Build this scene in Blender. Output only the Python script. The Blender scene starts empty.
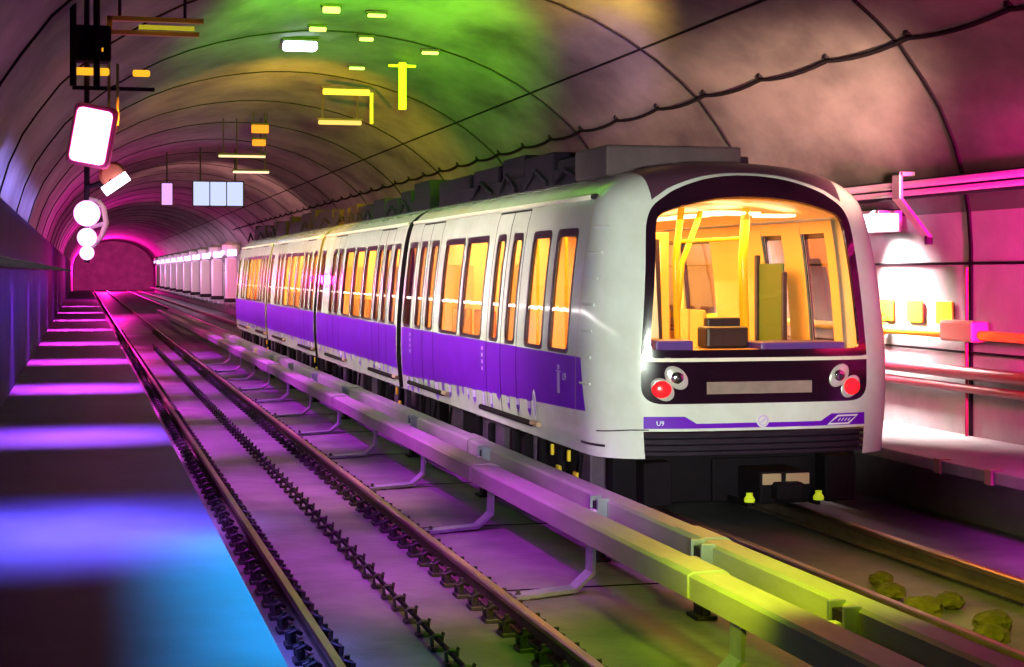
import bpy, bmesh, math, random
from mathutils import Vector, Matrix
random.seed(7)
SC = bpy.context.scene
COL = SC.collection
PI = math.pi

# ------------------------------------------------------------------ helpers
def obj(name, verts, faces, mat, parent=None, smooth=False, auto=None):
    me = bpy.data.meshes.new(name)
    me.from_pydata([tuple(v) for v in verts], [], faces)
    me.validate(); me.update()
    if mat is not None:
        me.materials.append(mat)
    if smooth:
        for p in me.polygons: p.use_smooth = True
        if auto is not None:
            try: me.set_sharp_from_angle(angle=math.radians(auto))
            except Exception: pass
    o = bpy.data.objects.new(name, me)
    COL.objects.link(o)
    if parent is not None:
        o.parent = parent
        pw = Vector((0, 0, 0)); q = parent
        while q is not None:
            pw += q.location; q = q.parent
        me.transform(Matrix.Translation(-pw))
    return o

def empty(name, loc, label, cat, group=None):
    o = bpy.data.objects.new(name, None)
    COL.objects.link(o)
    o.location = loc; o.empty_display_size = .1
    return tag(o, label, cat, group)

def tag(o, label, cat, group=None):
    o['label'] = label; o['category'] = cat
    if group: o['group'] = group
    return o

def struct(o):
    o['kind'] = 'structure'
    return o

def move_origin(o, loc):
    """give a top-level mesh a real base point"""
    loc = Vector(loc)
    o.data.transform(Matrix.Translation(-loc)); o.location = loc
    return o

class MB:
    """collects shapes of one part"""
    def __init__(self): self.v = []; self.f = []; self.p = []
    def add(self, v, f):
        self.p.append((v, f)); n = len(self.v); self.v += [tuple(x) for x in v]; self.f += [tuple(i + n for i in q) for q in f]
        return self
    def box(self, x0, x1, y0, y1, z0, z1, b=0.0, rot=None, org=None):
        bm = bmesh.new()
        bmesh.ops.create_cube(bm, size=1)
        for v in bm.verts:
            v.co = Vector(((x0 + x1) / 2 + v.co.x * (x1 - x0), (y0 + y1) / 2 + v.co.y * (y1 - y0), (z0 + z1) / 2 + v.co.z * (z1 - z0)))
        if b > 0:
            bmesh.ops.bevel(bm, geom=bm.edges[:], offset=b, segments=2, affect='EDGES', profile=.5)
        if rot is not None:
            c = Vector(org) if org is not None else Vector(((x0 + x1) / 2, (y0 + y1) / 2, (z0 + z1) / 2))
            for v in bm.verts: v.co = c + rot @ (v.co - c)
        bm.verts.ensure_lookup_table(); bm.verts.index_update()
        self.add([v.co.copy() for v in bm.verts], [[v.index for v in f.verts] for f in bm.faces])
        bm.free(); return self
    def tube(self, pts, r, n=10, caps=True):
        pts = [Vector(p) for p in pts]
        rs = r if isinstance(r, (list, tuple)) else [r] * len(pts)
        rings = []; up = None
        for i, p in enumerate(pts):
            t = ((pts[i + 1] - p) if i == 0 else (p - pts[i - 1]) if i == len(pts) - 1 else (pts[i + 1] - pts[i - 1])).normalized()
            if up is None:
                a = Vector((0, 0, 1)) if abs(t.z) < .9 else Vector((1, 0, 0))
                up = t.cross(a).normalized()
            up = (up - t * up.dot(t)).normalized(); w = t.cross(up)
            rings.append([p + (up * math.cos(2 * PI * k / n) + w * math.sin(2 * PI * k / n)) * rs[i] for k in range(n)])
        v = [q for R in rings for q in R]; f = []
        for i in range(len(pts) - 1):
            for k in range(n):
                f.append((i * n + k, i * n + (k + 1) % n, (i + 1) * n + (k + 1) % n, (i + 1) * n + k))
        if caps:
            f.append(tuple(range(n - 1, -1, -1))); f.append(tuple((len(pts) - 1) * n + k for k in range(n)))
        return self.add(v, f)
    def prism(self, poly, y0, y1):
        """polygon in (x,z) swept along y"""
        n = len(poly)
        v = [(x, y0, z) for x, z in poly] + [(x, y1, z) for x, z in poly]
        f = [(k, (k + 1) % n, n + (k + 1) % n, n + k) for k in range(n)] + [tuple(range(n - 1, -1, -1)), tuple(range(n, 2 * n))]
        return self.add(v, f)
    def lathe(self, prof, c, axis='z', n=20):
        """prof: (r, h)"""
        v = []; f = []
        for r, h in prof:
            for k in range(n):
                a = 2 * PI * k / n; p, q = r * math.cos(a), r * math.sin(a)
                v.append({'z': (c[0] + p, c[1] + q, c[2] + h), 'x': (c[0] + h, c[1] + p, c[2] + q), 'y': (c[0] + p, c[1] + h, c[2] + q)}[axis])
        for i in range(len(prof) - 1):
            for k in range(n):
                f.append((i * n + k, i * n + (k + 1) % n, (i + 1) * n + (k + 1) % n, (i + 1) * n + k))
        f.append(tuple(range(n))); f.append(tuple((len(prof) - 1) * n + k for k in range(n)))
        return self.add(v, f)
    def build(self, name, mat, parent=None, smooth=False, auto=None):
        return obj(name, self.v, self.f, mat, parent, smooth, auto)

def each(mb, name, mt, parent=None, smooth=False, auto=None):
    """one mesh object per collected shape"""
    return [obj(name, v, f, mt, parent, smooth, auto) for v, f in mb.p]

def copy_tree(o, parent=None):
    c = o.copy(); COL.objects.link(c)
    if parent is not None: c.parent = parent
    for ch in list(o.children): copy_tree(ch, c)
    return c

# ------------------------------------------------------------------ materials
def mat(name, col, rough=.5, metal=0.0, emit=None, es=1.0, coat=0.0, noise=0.0, nscale=4.0, col2=None, bump=0.0, bscale=30.0, stretch=(1, 1, 1), spec=.5):
    m = bpy.data.materials.new(name); m.use_nodes = True
    nt = m.node_tree; N = nt.nodes; L = nt.links
    b = N['Principled BSDF']
    b.inputs['Base Color'].default_value = (*col, 1); b.inputs['Roughness'].default_value = rough
    b.inputs['Metallic'].default_value = metal; b.inputs['Coat Weight'].default_value = coat
    b.inputs['Coat Roughness'].default_value = .06
    b.inputs['Specular IOR Level'].default_value = spec
    if emit is not None:
        b.inputs['Emission Color'].default_value = (*emit, 1); b.inputs['Emission Strength'].default_value = es
    if noise > 0 or bump > 0:
        tc = N.new('ShaderNodeTexCoord'); mp = N.new('ShaderNodeMapping')
        mp.inputs['Scale'].default_value = stretch
        L.new(tc.outputs['Object'], mp.inputs['Vector'])
        if noise > 0:
            n = N.new('ShaderNodeTexNoise'); n.inputs['Scale'].default_value = nscale; n.inputs['Detail'].default_value = 6; n.inputs['Roughness'].default_value = .62
            L.new(mp.outputs[0], n.inputs['Vector'])
            r = N.new('ShaderNodeValToRGB'); r.color_ramp.elements[0].position = .36; r.color_ramp.elements[1].position = .64
            c2 = col2 if col2 is not None else tuple(x * (1 - noise) for x in col)
            r.color_ramp.elements[0].color = (*c2, 1); r.color_ramp.elements[1].color = (*col, 1)
            L.new(n.outputs['Fac'], r.inputs['Fac']); L.new(r.outputs['Color'], b.inputs['Base Color'])
        if bump > 0:
            n2 = N.new('ShaderNodeTexNoise'); n2.inputs['Scale'].default_value = bscale; n2.inputs['Detail'].default_value = 4
            L.new(mp.outputs[0], n2.inputs['Vector'])
            bp = N.new('ShaderNodeBump'); bp.inputs['Strength'].default_value = bump; bp.inputs['Distance'].default_value = .02
            L.new(n2.outputs['Fac'], bp.inputs['Height']); L.new(bp.outputs['Normal'], b.inputs['Normal'])
    return m

def glass(name, tint, refl=.08, rough=.03):
    m = bpy.data.materials.new(name); m.use_nodes = True
    nt = m.node_tree; N = nt.nodes; L = nt.links
    N.remove(N['Principled BSDF'])
    t = N.new('ShaderNodeBsdfTransparent'); t.inputs['Color'].default_value = (*tint, 1)
    g = N.new('ShaderNodeBsdfGlossy'); g.inputs['Roughness'].default_value = rough; g.inputs['Color'].default_value = (1, 1, 1, 1)
    lw = N.new('ShaderNodeLayerWeight'); lw.inputs['Blend'].default_value = .35
    ma = N.new('ShaderNodeMath'); ma.operation = 'MULTIPLY_ADD'; ma.inputs[1].default_value = .22; ma.inputs[2].default_value = refl
    mx = N.new('ShaderNodeMixShader')
    L.new(lw.outputs['Fresnel'], ma.inputs[0]); L.new(ma.outputs[0], mx.inputs['Fac'])
    L.new(t.outputs[0], mx.inputs[1]); L.new(g.outputs[0], mx.inputs[2])
    L.new(mx.outputs[0], N['Material Output'].inputs['Surface'])
    return m

def lamp_mat(name, col, s):
    m = bpy.data.materials.new(name); m.use_nodes = True
    nt = m.node_tree; N = nt.nodes; L = nt.links
    N.remove(N['Principled BSDF'])
    e = N.new('ShaderNodeEmission'); e.inputs['Color'].default_value = (*col, 1); e.inputs['Strength'].default_value = s
    L.new(e.outputs[0], N['Material Output'].inputs['Surface'])
    return m

M = {}
M['vault'] = mat('vault_concrete', (.19, .175, .155), .65, noise=.5, nscale=.55, col2=(.05, .042, .042), bump=.25, bscale=3, stretch=(1, .5, 1))
M['wall'] = mat('wall_concrete', (.34, .32, .31), .6, noise=.3, nscale=.9, bump=.15, bscale=5)
M['seam'] = mat('dark_seam', (.012, .010, .012), 1.0, spec=.0)
M['slab'] = mat('track_slab', (.20, .19, .20), .5, noise=.55, nscale=1.1, bump=.25, bscale=12)
M['ledge'] = mat('ledge_concrete', (.36, .34, .33), .55, noise=.3, nscale=1.5, bump=.1, bscale=9)
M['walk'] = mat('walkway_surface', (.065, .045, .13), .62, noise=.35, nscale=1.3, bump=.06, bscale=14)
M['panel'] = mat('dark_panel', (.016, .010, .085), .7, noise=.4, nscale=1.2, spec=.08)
M['rail'] = mat('rail_steel', (.62, .44, .30), .32, 1.0, noise=.4, nscale=3, stretch=(3, .3, 3))
M['railside'] = mat('rail_rust', (.16, .10, .07), .7, .3, noise=.4, nscale=4)
M['clip'] = mat('clip_steel', (.05, .045, .05), .5, .6)
M['beam'] = mat('beam_cover', (.42, .40, .36), .42, noise=.3, nscale=1.6, stretch=(2, .4, 2))
M['galv'] = mat('galvanised_steel', (.42, .46, .55), .4, .7, noise=.25, nscale=6)
M['black'] = mat('black_metal', (.008, .005, .009), .75, noise=.3, nscale=8, spec=.12)
M['dark'] = mat('dark_paint', (.026, .014, .03), .6, noise=.4, nscale=5, spec=.2)
M['body'] = mat('body_paint', (.76, .78, .73), .22, coat=.6, noise=.10, nscale=1.8, col2=(.66, .67, .60))
M['purple'] = mat('purple_band', (.15, .002, .55), .45, spec=.25, noise=.15, nscale=2)
M['purple2'] = mat('pale_purple_print', (.50, .36, .72), .35)
M['under'] = mat('underframe_purple_lit', (.085, .045, .095), .55, noise=.5, nscale=3)  # purple cast of the track light put into the underframe colour
M['sill'] = mat('door_sill', (.02, .012, .016), .8, spec=.1)
M['rubber'] = mat('dark_rubber', (.022, .010, .018), .3)
M['mask'] = mat('front_mask', (.016, .004, .012), .12, coat=.5)
M['cream'] = mat('cream_strip', (.85, .78, .62), .35)
M['sidewin'] = glass('side_window_glass', (1.0, .92, .80), .07)
M['screen'] = glass('windscreen_glass', (1.0, .98, .92), .03)
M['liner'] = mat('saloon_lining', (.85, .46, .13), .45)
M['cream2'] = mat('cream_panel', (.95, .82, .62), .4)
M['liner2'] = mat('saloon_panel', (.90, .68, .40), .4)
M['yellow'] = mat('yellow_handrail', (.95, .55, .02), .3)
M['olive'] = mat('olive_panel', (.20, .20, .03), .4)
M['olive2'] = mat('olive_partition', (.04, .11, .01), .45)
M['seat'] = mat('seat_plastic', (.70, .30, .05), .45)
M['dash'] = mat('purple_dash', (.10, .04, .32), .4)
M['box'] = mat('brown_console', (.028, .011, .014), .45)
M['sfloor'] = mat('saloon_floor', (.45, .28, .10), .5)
M['saloonlamp'] = lamp_mat('saloon_lamp', (1, .80, .40), 4)
M['red'] = mat('red_lens', (.6, .005, .01), .2, emit=(1, .015, .02), es=1.2, coat=.4)
M['chrome'] = mat('chrome', (.75, .73, .70), .15, 1.0)
M['headw'] = mat('headlamp_bowl', (.75, .72, .66), .2, .4)
M['disp'] = mat('display_panel', (.32, .24, .20), .3, noise=.25, nscale=5)
M['white'] = mat('white_print', (.85, .82, .85), .4)
M['yel'] = mat('yellow_paint', (.85, .62, .02), .45)
M['roofkit'] = mat('roof_equipment', (.016, .009, .020), .8, noise=.4, nscale=3, spec=.1)
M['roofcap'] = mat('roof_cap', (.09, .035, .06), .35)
M['roofbox'] = mat('roof_box', (.09, .055, .06), .7, noise=.3, nscale=3)
M['beige'] = mat('beige_plate', (.45, .30, .18), .5)
M['lime'] = mat('lime_marker', (.5, .6, .03), .4, emit=(.55, .65, .02), es=.5)
M['redpipe'] = mat('red_pipe', (.20, .006, .022), .45, noise=.3, nscale=4)
M['pipe'] = mat('grey_pipe', (.55, .50, .52), .35, .5)
M['yplate'] = mat('yellow_plate', (.90, .90, .01), .4)
M['rubble'] = mat('rubble', (.15, .10, .05), .95, noise=.5, nscale=9)
M['far'] = mat('station_column', (.75, .66, .72), .5)

# ------------------------------------------------------------------ tunnel
CXV = 4.4; EYE = 2.4
HALF = [(0, 4.4), (.5, 4.385), (1, 4.33), (1.5, 4.25), (2, 4.13), (2.5, 3.98), (3, 3.78), (3.5, 3.52), (4, 3.2), (4.4, 2.88), (4.7, 2.6), (5.0, 2.2), (5.2, 1.9), (5.38, 1.5), (5.5, 1.1), (5.57, .7), (5.6, .3), (5.6, -.2), (5.6, -.8), (5.6, -2.6)]
def vault_points(inset=0.0, lo=0, hi=99):
    pts = [(CXV - x, z + EYE) for x, z in HALF[::-1]] + [(CXV + x, z + EYE) for x, z in HALF[1:]]
    if inset:
        out = []
        for i, (x, z) in enumerate(pts):
            a = pts[max(0, i - 1)]; b = pts[min(len(pts) - 1, i + 1)]
            tx, tz = b[0] - a[0], b[1] - a[1]; l = math.hypot(tx, tz)
            out.append((x + tz / l * inset, z - tx / l * inset))
        pts = out
    return pts
Y0, Y1 = -3.0, 250.0
P0 = vault_points()
ys = [Y0 + (Y1 - Y0) * (i / 60) for i in range(61)]
def sweep(name, pts, mt, ysl=ys):
    v = [(x, y, z) for y in ysl for x, z in pts]; n = len(pts); f = []
    for j in range(len(ysl) - 1):
        for i in range(n - 1):
            f.append((j * n + i, j * n + i + 1, (j + 1) * n + i + 1, (j + 1) * n + i))
    return obj(name, v, f, mt, smooth=True)
K = 4   # wall segments below the springing line
struct(sweep('ceiling', P0[K:-K], M['vault']))
struct(sweep('wall_left', P0[:K + 1], M['wall']))
struct(sweep('wall_right', P0[-K - 1:], M['wall']))
# ring joints every 6.5 m
outer = vault_points(.0); inner = vault_points(.022)
k = 0
y = 17.8 - 13
while y < 160:
    v = []; f = []
    n = len(outer)
    for (p, yy) in ((outer, y - .035), (inner, y - .03), (inner, y + .03), (outer, y + .035)):
        v += [(x, yy, z) for x, z in p]
    for r in range(3):
        for i in range(n - 1):
            f.append((r * n + i, r * n + i + 1, (r + 1) * n + i + 1, (r + 1) * n + i))
    k += 1
    struct(obj('trim_%d' % k, v, f, M['seam'], smooth=True, auto=40)); y += 6.5
# two long seams along the vault
def vault_at(dx):
    for (x0, z0), (x1, z1) in zip(HALF, HALF[1:]):
        if x0 <= dx <= x1: return z0 + (z1 - z0) * (dx - x0) / (x1 - x0) + EYE
for dx, r in ((3.75, .02),):
    k += 1
    struct(MB().tube([(CXV + dx, y, vault_at(dx) - .005) for y in (Y0, 60, 120, 200)], r, 6).build('trim_%d' % k, M['seam']))
k += 1
struct(MB().tube([(9.97, yy, 2.50) for yy in (Y0, 60, 120, 200)], .018, 6).build('trim_%d' % k, M['seam']))

# floor slab with the two track troughs
struct(MB().box(-1.3, 10.05, Y0, Y1, -.5, -.2).build('floor', M['slab']))
for i in range(10):
    k += 1; yj = 9.95 + 3.5 * i
    struct(MB().box(3.12, 5.6, yj - .012, yj + .012, -.2, -.194).build('trim_%d' % k, M['seam']))
# left walkway slab and the dark panel wall beside it
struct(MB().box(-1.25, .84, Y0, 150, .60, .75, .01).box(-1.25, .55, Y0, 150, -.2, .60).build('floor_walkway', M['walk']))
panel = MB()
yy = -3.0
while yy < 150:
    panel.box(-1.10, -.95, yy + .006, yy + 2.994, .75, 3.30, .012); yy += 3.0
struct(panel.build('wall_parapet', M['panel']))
# right ledge
struct(MB().box(8.4, 10.05, Y0, 220, .38, .50, .012).build('floor_ledge', M['ledge']))
struct(MB().box(8.95, 10.02, Y0, 220, -.2, .38).build('trim_ledge', M['wall']))
struct(MB().box(-1.4, 10.2, Y1 - .2, Y1, -.5, 7).build('wall_back', M['wall']))

# ------------------------------------------------------------------ rails
def rail(x, label):
    t = empty('rail', (x, 9, -.2), label, 'rail', 'running rails')
    w, h = .036, .145
    web = [(x - .065, -.165), (x + .065, -.165), (x + .065, -.152), (x + .012, -.135), (x + .009, -.05), (x - .009, -.05), (x - .012, -.135), (x - .065, -.152)]
    MB().prism(web, 2, 240).build('web', M['railside'], t)
    hd = [(x - .03, -.052), (x + .03, -.052), (x + w, -.035), (x + w, -.012), (x + .026, 0), (x - .026, 0), (x - w, -.012), (x - w, -.035)]
    MB().prism(hd, 2, 240).build('rail_head', M['rail'], t)
rail(1.53, 'left running rail of the empty track, beside the walkway edge')
rail(3.06, 'right running rail of the empty track, shining brown beside the cover beams')
rail(5.74, 'running rail under the left wheels of the train')
rail(7.12, 'running rail under the right wheels of the train')

def fastener(x, y, label, group):
    t = empty('rail_fastener', (x, y, -.2), label, 'fastener', group)
    MB().box(x - .17, x + .17, y - .085, y + .085, -.2, -.168, .006).build('baseplate', M['clip'], t)
    for s in (-1, 1):
        c = MB()
        c.tube([(x + s * .14, y - .06, -.17), (x + s * .15, y - .05, -.10), (x + s * .10, y - .02, -.085), (x + s * .055, y + .02, -.115), (x + s * .10, y + .05, -.085), (x + s * .15, y + .06, -.11), (x + s * .14, y + .07, -.17)], .017, 6)
        c.lathe([(.026, 0), (.026, .05), (.018, .065), (.018, .12)], (x + s * .115, y, -.17), n=8)
        c.build('spring_clip', M['clip'], t)
    return t
proto = None
def fast_row(x, ya, yb, step, label, group):
    global proto
    y = ya
    while y < yb:
        if proto is None:
            proto = fastener(x, y, label, group)
        else:
            o = copy_tree(proto); o.location = (x, y, -.2); o['label'] = label; o['group'] = group
        y += step
fast_row(1.53, 9.3, 74, .5, 'dark spring clip fastener holding down the rail beside the walkway', 'fasteners of the rail beside the walkway')
fast_row(3.06, 9.3, 74, .5, 'dark spring clip fastener under the brown rail next to the cover beams', 'fasteners of the brown rail by the beams')
fast_row(5.74, 9.4, 14.5, .6, 'dark fastener on the rail in front of the train', 'fasteners of the rails before the train')

# cable along the middle of the left track, on spiky clips
cab = MB().tube([(2.36, yy, -.115) for yy in range(9, 61, 3)], .018, 6).build('signal_cable', M['black'])
tag(cab, 'thin dark cable along the middle of the empty track on a row of clips', 'cable'); move_origin(cab, (2.36, 9, -.2))
cp = None
y = 10.0
while y < 58:
    if cp is None:
        b = MB().box(2.31, 2.41, y - .05, y + .05, -.2, -.172, .004)
        b.tube([(2.33, y, -.18), (2.325, y, -.11), (2.35, y, -.092), (2.37, y, -.092), (2.395, y, -.10), (2.41, y, -.075)], .014, 6)
        b.tube([(2.395, y + .02, -.18), (2.405, y + .03, -.10)], .016, 6)
        cp = tag(b.build('cable_clip', M['clip']), 'small dark clip holding the cable in the middle of the empty track', 'clip', 'clips along the middle of the empty track')
        move_origin(cp, (2.36, y, -.2))
    else:
        c = cp.copy(); COL.objects.link(c); c.location.y = y
    y += .48

# ------------------------------------------------------------------ power rail cover beams and their brackets
def cover_beam(x0, x1, z0, z1, label, splices):
    t = empty('cover_beam', ((x0 + x1) / 2, 6, -.2), label, 'beam', 'power rail cover beams')
    e = [6.0] + splices + [95.0]
    poly = [(x0, z0), (x0 + .03, z0), (x0 + .03, z1 - .03), (x1 - .03, z1 - .03), (x1 - .03, z0), (x1, z0), (x1, z1 - .02), (x1 - .03, z1), (x0 + .03, z1), (x0, z1 - .02)]
    for a, b in zip(e, e[1:]):
        MB().prism(poly, a + .008, b - .008).build('cover', M['beam'], t)
    for s in splices:
        g = .014
        MB().prism([(x0 - g, z0 + .01), (x0 - g, z1 - .012), (x0 + .028, z1 + g), (x1 - .028, z1 + g), (x1 + g, z1 - .012), (x1 + g, z0 + .01), (x1, z0 + .01), (x1, z1 - .02), (x1 - .03, z1), (x0 + .03, z1), (x0, z1 - .02), (x0, z0 + .01)], s - .3, s + .3).build('splice_cover', M['beam'], t)
    MB().prism([((x0 + x1) / 2 - .04, z0 - .02), ((x0 + x1) / 2 + .04, z0 - .02), ((x0 + x1) / 2 + .04, z0 + .06), ((x0 + x1) / 2 - .04, z0 + .06)], 6, 95).build('conductor_rail', M['railside'], t)
    return t
cover_beam(3.98, 4.26, .185, .36, 'long pale box beam nearest the empty track covering a power rail', [11.15, 17.8, 28.0, 38.0, 52])
cover_beam(4.56, 4.80, .17, .36, 'long pale box beam close beside the train covering a power rail', [12.5, 20.5, 30.0, 41.0, 55])
pb = None
for yv in (9.9, 13.1, 16.6, 20.1, 23.6, 27.1, 30.6, 34.1, 37.6, 41.1, 44.6, 48.1):
    if pb is None:
        t = empty('strap_bracket', (3.9, yv, -.2), 'bent flat steel strap rising from the slab to the nearer cover beam', 'bracket', 'strap brackets under the nearer beam')
        x = 3.9
        path = [(3.32, -.192), (3.86, -.18), (4.03, -.05), (4.04, .18)]
        def strap(w, th):
            b = MB()
            v = []; f = []
            for i, (px, pz) in enumerate(path):
                a = path[max(0, i - 1)]; c = path[min(len(path) - 1, i + 1)]
                tx, tz = c[0] - a[0], c[1] - a[1]; l = math.hypot(tx, tz); nx, nz = -tz / l * th, tx / l * th
                yo = yv + .28 * (px - 3.4)
                v += [(px, yo - w, pz), (px, yo + w, pz), (px + nx, yo + w, pz + nz), (px + nx, yo - w, pz + nz)]
            for i in range(len(path) - 1):
                for q in range(4): f.append((4 * i + q, 4 * i + (q + 1) % 4, 4 * i + 4 + (q + 1) % 4, 4 * i + 4 + q))
            f += [(3, 2, 1, 0), (4 * len(path) - 4, 4 * len(path) - 3, 4 * len(path) - 2, 4 * len(path) - 1)]
            return b.add(v, f)
        strap(.10, .03).build('strap', M['galv'], t)
        MB().box(3.24, 3.52, yv - .09, yv + .06, -.2, -.185, .004).build('foot_plate', M['clip'], t)
        MB().lathe([(.028, 0), (.028, .03), (.016, .035), (.016, .06)], (3.36, yv - .015, -.185), n=6).build('bolt', M['clip'], t)
        pb = t
    else:
        o = copy_tree(pb); o.location.y = yv
pb = None
for yv in (9.6, 12.05, 14.68, 19.2, 23.6, 29.9, 34, 38, 42, 46):
    if pb is None:
        t = empty('beam_clamp', (4.5, yv, -.2), 'dark upright clamp holding the cover beam closest to the train', 'clamp', 'clamps between the two cover beams')
        MB().box(4.49, 4.555, yv - .10, yv + .10, -.2, .33, .006).box(4.44, 4.60, yv - .12, yv + .12, -.2, -.17, .004).build('post', M['dark'], t)
        each(MB().box(4.47, 4.585, yv - .13, yv - .09, .12, .372, .006).box(4.47, 4.585, yv + .09, yv + .13, .12, .372, .006), 'clamp_jaw', M['galv'], t)
        MB().box(4.42, 4.50, yv - .05, yv + .05, .16, .26, .008).build('insulator', M['far'], t)
        pb = t
    else:
        o = copy_tree(pb); o.location.y = yv

# rubble between the rails in front of the train
for (x, y, s) in ((6.05, 11.5, .16), (6.2, 12.3, .12), (6.35, 11.0, .14), (6.1, 10.6, .13), (6.42, 12.9, .1), (6.5, 11.9, .11), (5.95, 13.4, .1)):
    bm = bmesh.new(); bmesh.ops.create_icosphere(bm, subdivisions=3, radius=s)
    for v in bm.verts:
        v.co *= 1 + random.uniform(-.10, .10); v.co.z *= .65
    vs = [v.co + Vector((x, y, -.2 + s * .55)) for v in bm.verts]; fs = [[v.index for v in f.verts] for f in bm.faces]; bm.free()
    move_origin(tag(obj('stone', vs, fs, M['rubble']), 'rough stone lying between the rails ahead of the train', 'stone', 'stones between the rails ahead of the train'), (x, y, -.2))

# ------------------------------------------------------------------ the train
CX = 6.53; YN = 15.78; LN = .9; NN = 3.4
WP = [(.56, 1.585), (.8, 1.61), (1.1, 1.63), (1.55, 1.63), (2.0, 1.60), (2.45, 1.555), (2.85, 1.50), (3.0, 1.47), (3.15, 1.42), (3.26, 1.33), (3.36, 1.19), (3.44, 1.0), (3.50, .78), (3.54, .5), (3.56, .22), (3.565, .02)]
RP = [(.56, .0), (1.5, .0), (2.1, .03), (2.5, .08), (3.0, .19), (3.2, .27), (3.36, .40), (3.44, .54), (3.5, .72), (3.54, .95), (3.565, 1.25)]
def smooth_interp(P, z):
    if z <= P[0][0]: return P[0][1]
    for i in range(len(P) - 1):
        if P[i][0] <= z <= P[i + 1][0]:
            h = P[i + 1][0] - P[i][0]; t = (z - P[i][0]) / h
            def sl(j):
                if j == 0: return (P[1][1] - P[0][1]) / (P[1][0] - P[0][0])
                if j == len(P) - 1: return (P[-1][1] - P[-2][1]) / (P[-1][0] - P[-2][0])
                return (P[j + 1][1] - P[j - 1][1]) / (P[j + 1][0] - P[j - 1][0])
            m0, m1 = sl(i) * h, sl(i + 1) * h
            return (2*t**3 - 3*t*t + 1) * P[i][1] + (t**3 - 2*t*t + t) * m0 + (-2*t**3 + 3*t*t) * P[i + 1][1] + (t**3 - t*t) * m1
    return P[-1][1]
W = lambda z: smooth_interp(WP, z)
YF = lambda z: YN + smooth_interp(RP, z)
def front(x, z):
    """nose surface: y at x (relative to the centre line), height z"""
    q = min(.9999, abs(x) / max(.02, W(z)))
    return YF(z) + LN * (1 - (1 - q ** NN) ** (1 / NN))
def side(y, z):
    """half width at y, z"""
    t = min(1.0, (y - YF(z)) / LN)
    if t >= 1: return W(z)
    t = 1 - t
    return W(z) * max(0, (1 - t ** NN)) ** (1 / NN)
def map_front(off):
    def g(a, b):
        e = .004
        p = Vector((CX + a, front(a, b), b))
        dx = Vector((2 * e, front(a + e, b) - front(a - e, b), 0)); dz = Vector((0, front(a, b + e) - front(a, b - e), 2 * e))
        n = dx.cross(dz).normalized()
        if n.y > 0: n = -n
        return p + n * off
    return g
def map_side(off, sgn=-1):
    def g(y, z):
        e = .004
        p = Vector((CX + sgn * side(y, z), y, z))
        dy = Vector((sgn * (side(y + e, z) - side(y - e, z)), 2 * e, 0)); dz = Vector((sgn * (side(y, z + e) - side(y, z - e)), 0, 2 * e))
        n = dy.cross(dz).normalized()
        if n.x * sgn < 0: n = -n
        return p + n * off
    return g
def rrect(a0, a1, b0, b1, r, n=5, skew=0.0):
    pts = []
    for (ca, cb, s) in ((a1 - r, b1 - r, 0), (a0 + r, b1 - r, 1), (a0 + r, b0 + r, 2), (a1 - r, b0 + r, 3)):
        for i in range(n + 1):
            t = PI / 2 * (s + i / n); pts.append((ca + r * math.cos(t), cb + r * math.sin(t)))
    # subdivide long edges
    out = []
    for i, p in enumerate(pts):
        q = pts[(i + 1) % len(pts)]; l = math.hypot(q[0] - p[0], q[1] - p[1]); m = max(1, int(l / .12))
        for j in range(m): out.append((p[0] + (q[0] - p[0]) * j / m, p[1] + (q[1] - p[1]) * j / m))
    return out
def subdiv(pts, step=.06):
    out = []
    for i, p in enumerate(pts):
        q = pts[(i + 1) % len(pts)]; l = math.hypot(q[0] - p[0], q[1] - p[1]); m = max(1, int(l / step))
        for j in range(m): out.append((p[0] + (q[0] - p[0]) * j / m, p[1] + (q[1] - p[1]) * j / m))
    return out
def ring_patch(o, i, mp, rows=2, depth=None, mp2=None):
    n = len(o); v = []; f = []
    for r in range(rows + 1):
        t = r / rows
        v += [mp(o[k][0] + (i[k][0] - o[k][0]) * t, o[k][1] + (i[k][1] - o[k][1]) * t) for k in range(n)]
    R = rows
    if mp2 is not None:      # returns at the inner and outer edge
        v += [mp2(*i[k]) for k in range(n)]; R += 1
    for r in range(R):
        for k in range(n): f.append((r * n + k, r * n + (k + 1) % n, (r + 1) * n + (k + 1) % n, (r + 1) * n + k))
    if mp2 is not None:
        b = len(v); v += [mp2(*o[k]) for k in range(n)]
        for k in range(n): f.append((b + k, b + (k + 1) % n, (k + 1) % n, k))
    return v, f
def full_patch(o, mp, rows=5):
    n = len(o); c = (sum(p[0] for p in o) / n, sum(p[1] for p in o) / n); v = []; f = []
    for r in range(rows):
        t = r / rows
        v += [mp(p[0] + (c[0] - p[0]) * t, p[1] + (c[1] - p[1]) * t) for p in o]
    v.append(mp(*c))
    for r in range(rows - 1):
        for k in range(n): f.append((r * n + k, r * n + (k + 1) % n, (r + 1) * n + (k + 1) % n, (r + 1) * n + k))
    for k in range(n): f.append(((rows - 1) * n + k, (rows - 1) * n + (k + 1) % n, len(v) - 1))
    return v, f
def grid_patch(a0, a1, na, b0f, b1f, nb, mp):
    v = []; f = []
    for i in range(na + 1):
        a = a0 + (a1 - a0) * i / na; b0, b1 = b0f(a), b1f(a)
        for j in range(nb + 1): v.append(mp(a, b0 + (b1 - b0) * j / nb))
    for i in range(na):
        for j in range(nb):
            p = i * (nb + 1) + j; f.append((p, p + 1, p + nb + 2, p + nb + 1))
    return v, f
def inside(p, poly):
    x, y = p; c = False; n = len(poly); j = n - 1
    for i in range(n):
        if (poly[i][1] > y) != (poly[j][1] > y) and x < (poly[j][0] - poly[i][0]) * (y - poly[i][1]) / (poly[j][1] - poly[i][1]) + poly[i][0]: c = not c
        j = i
    return c

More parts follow.
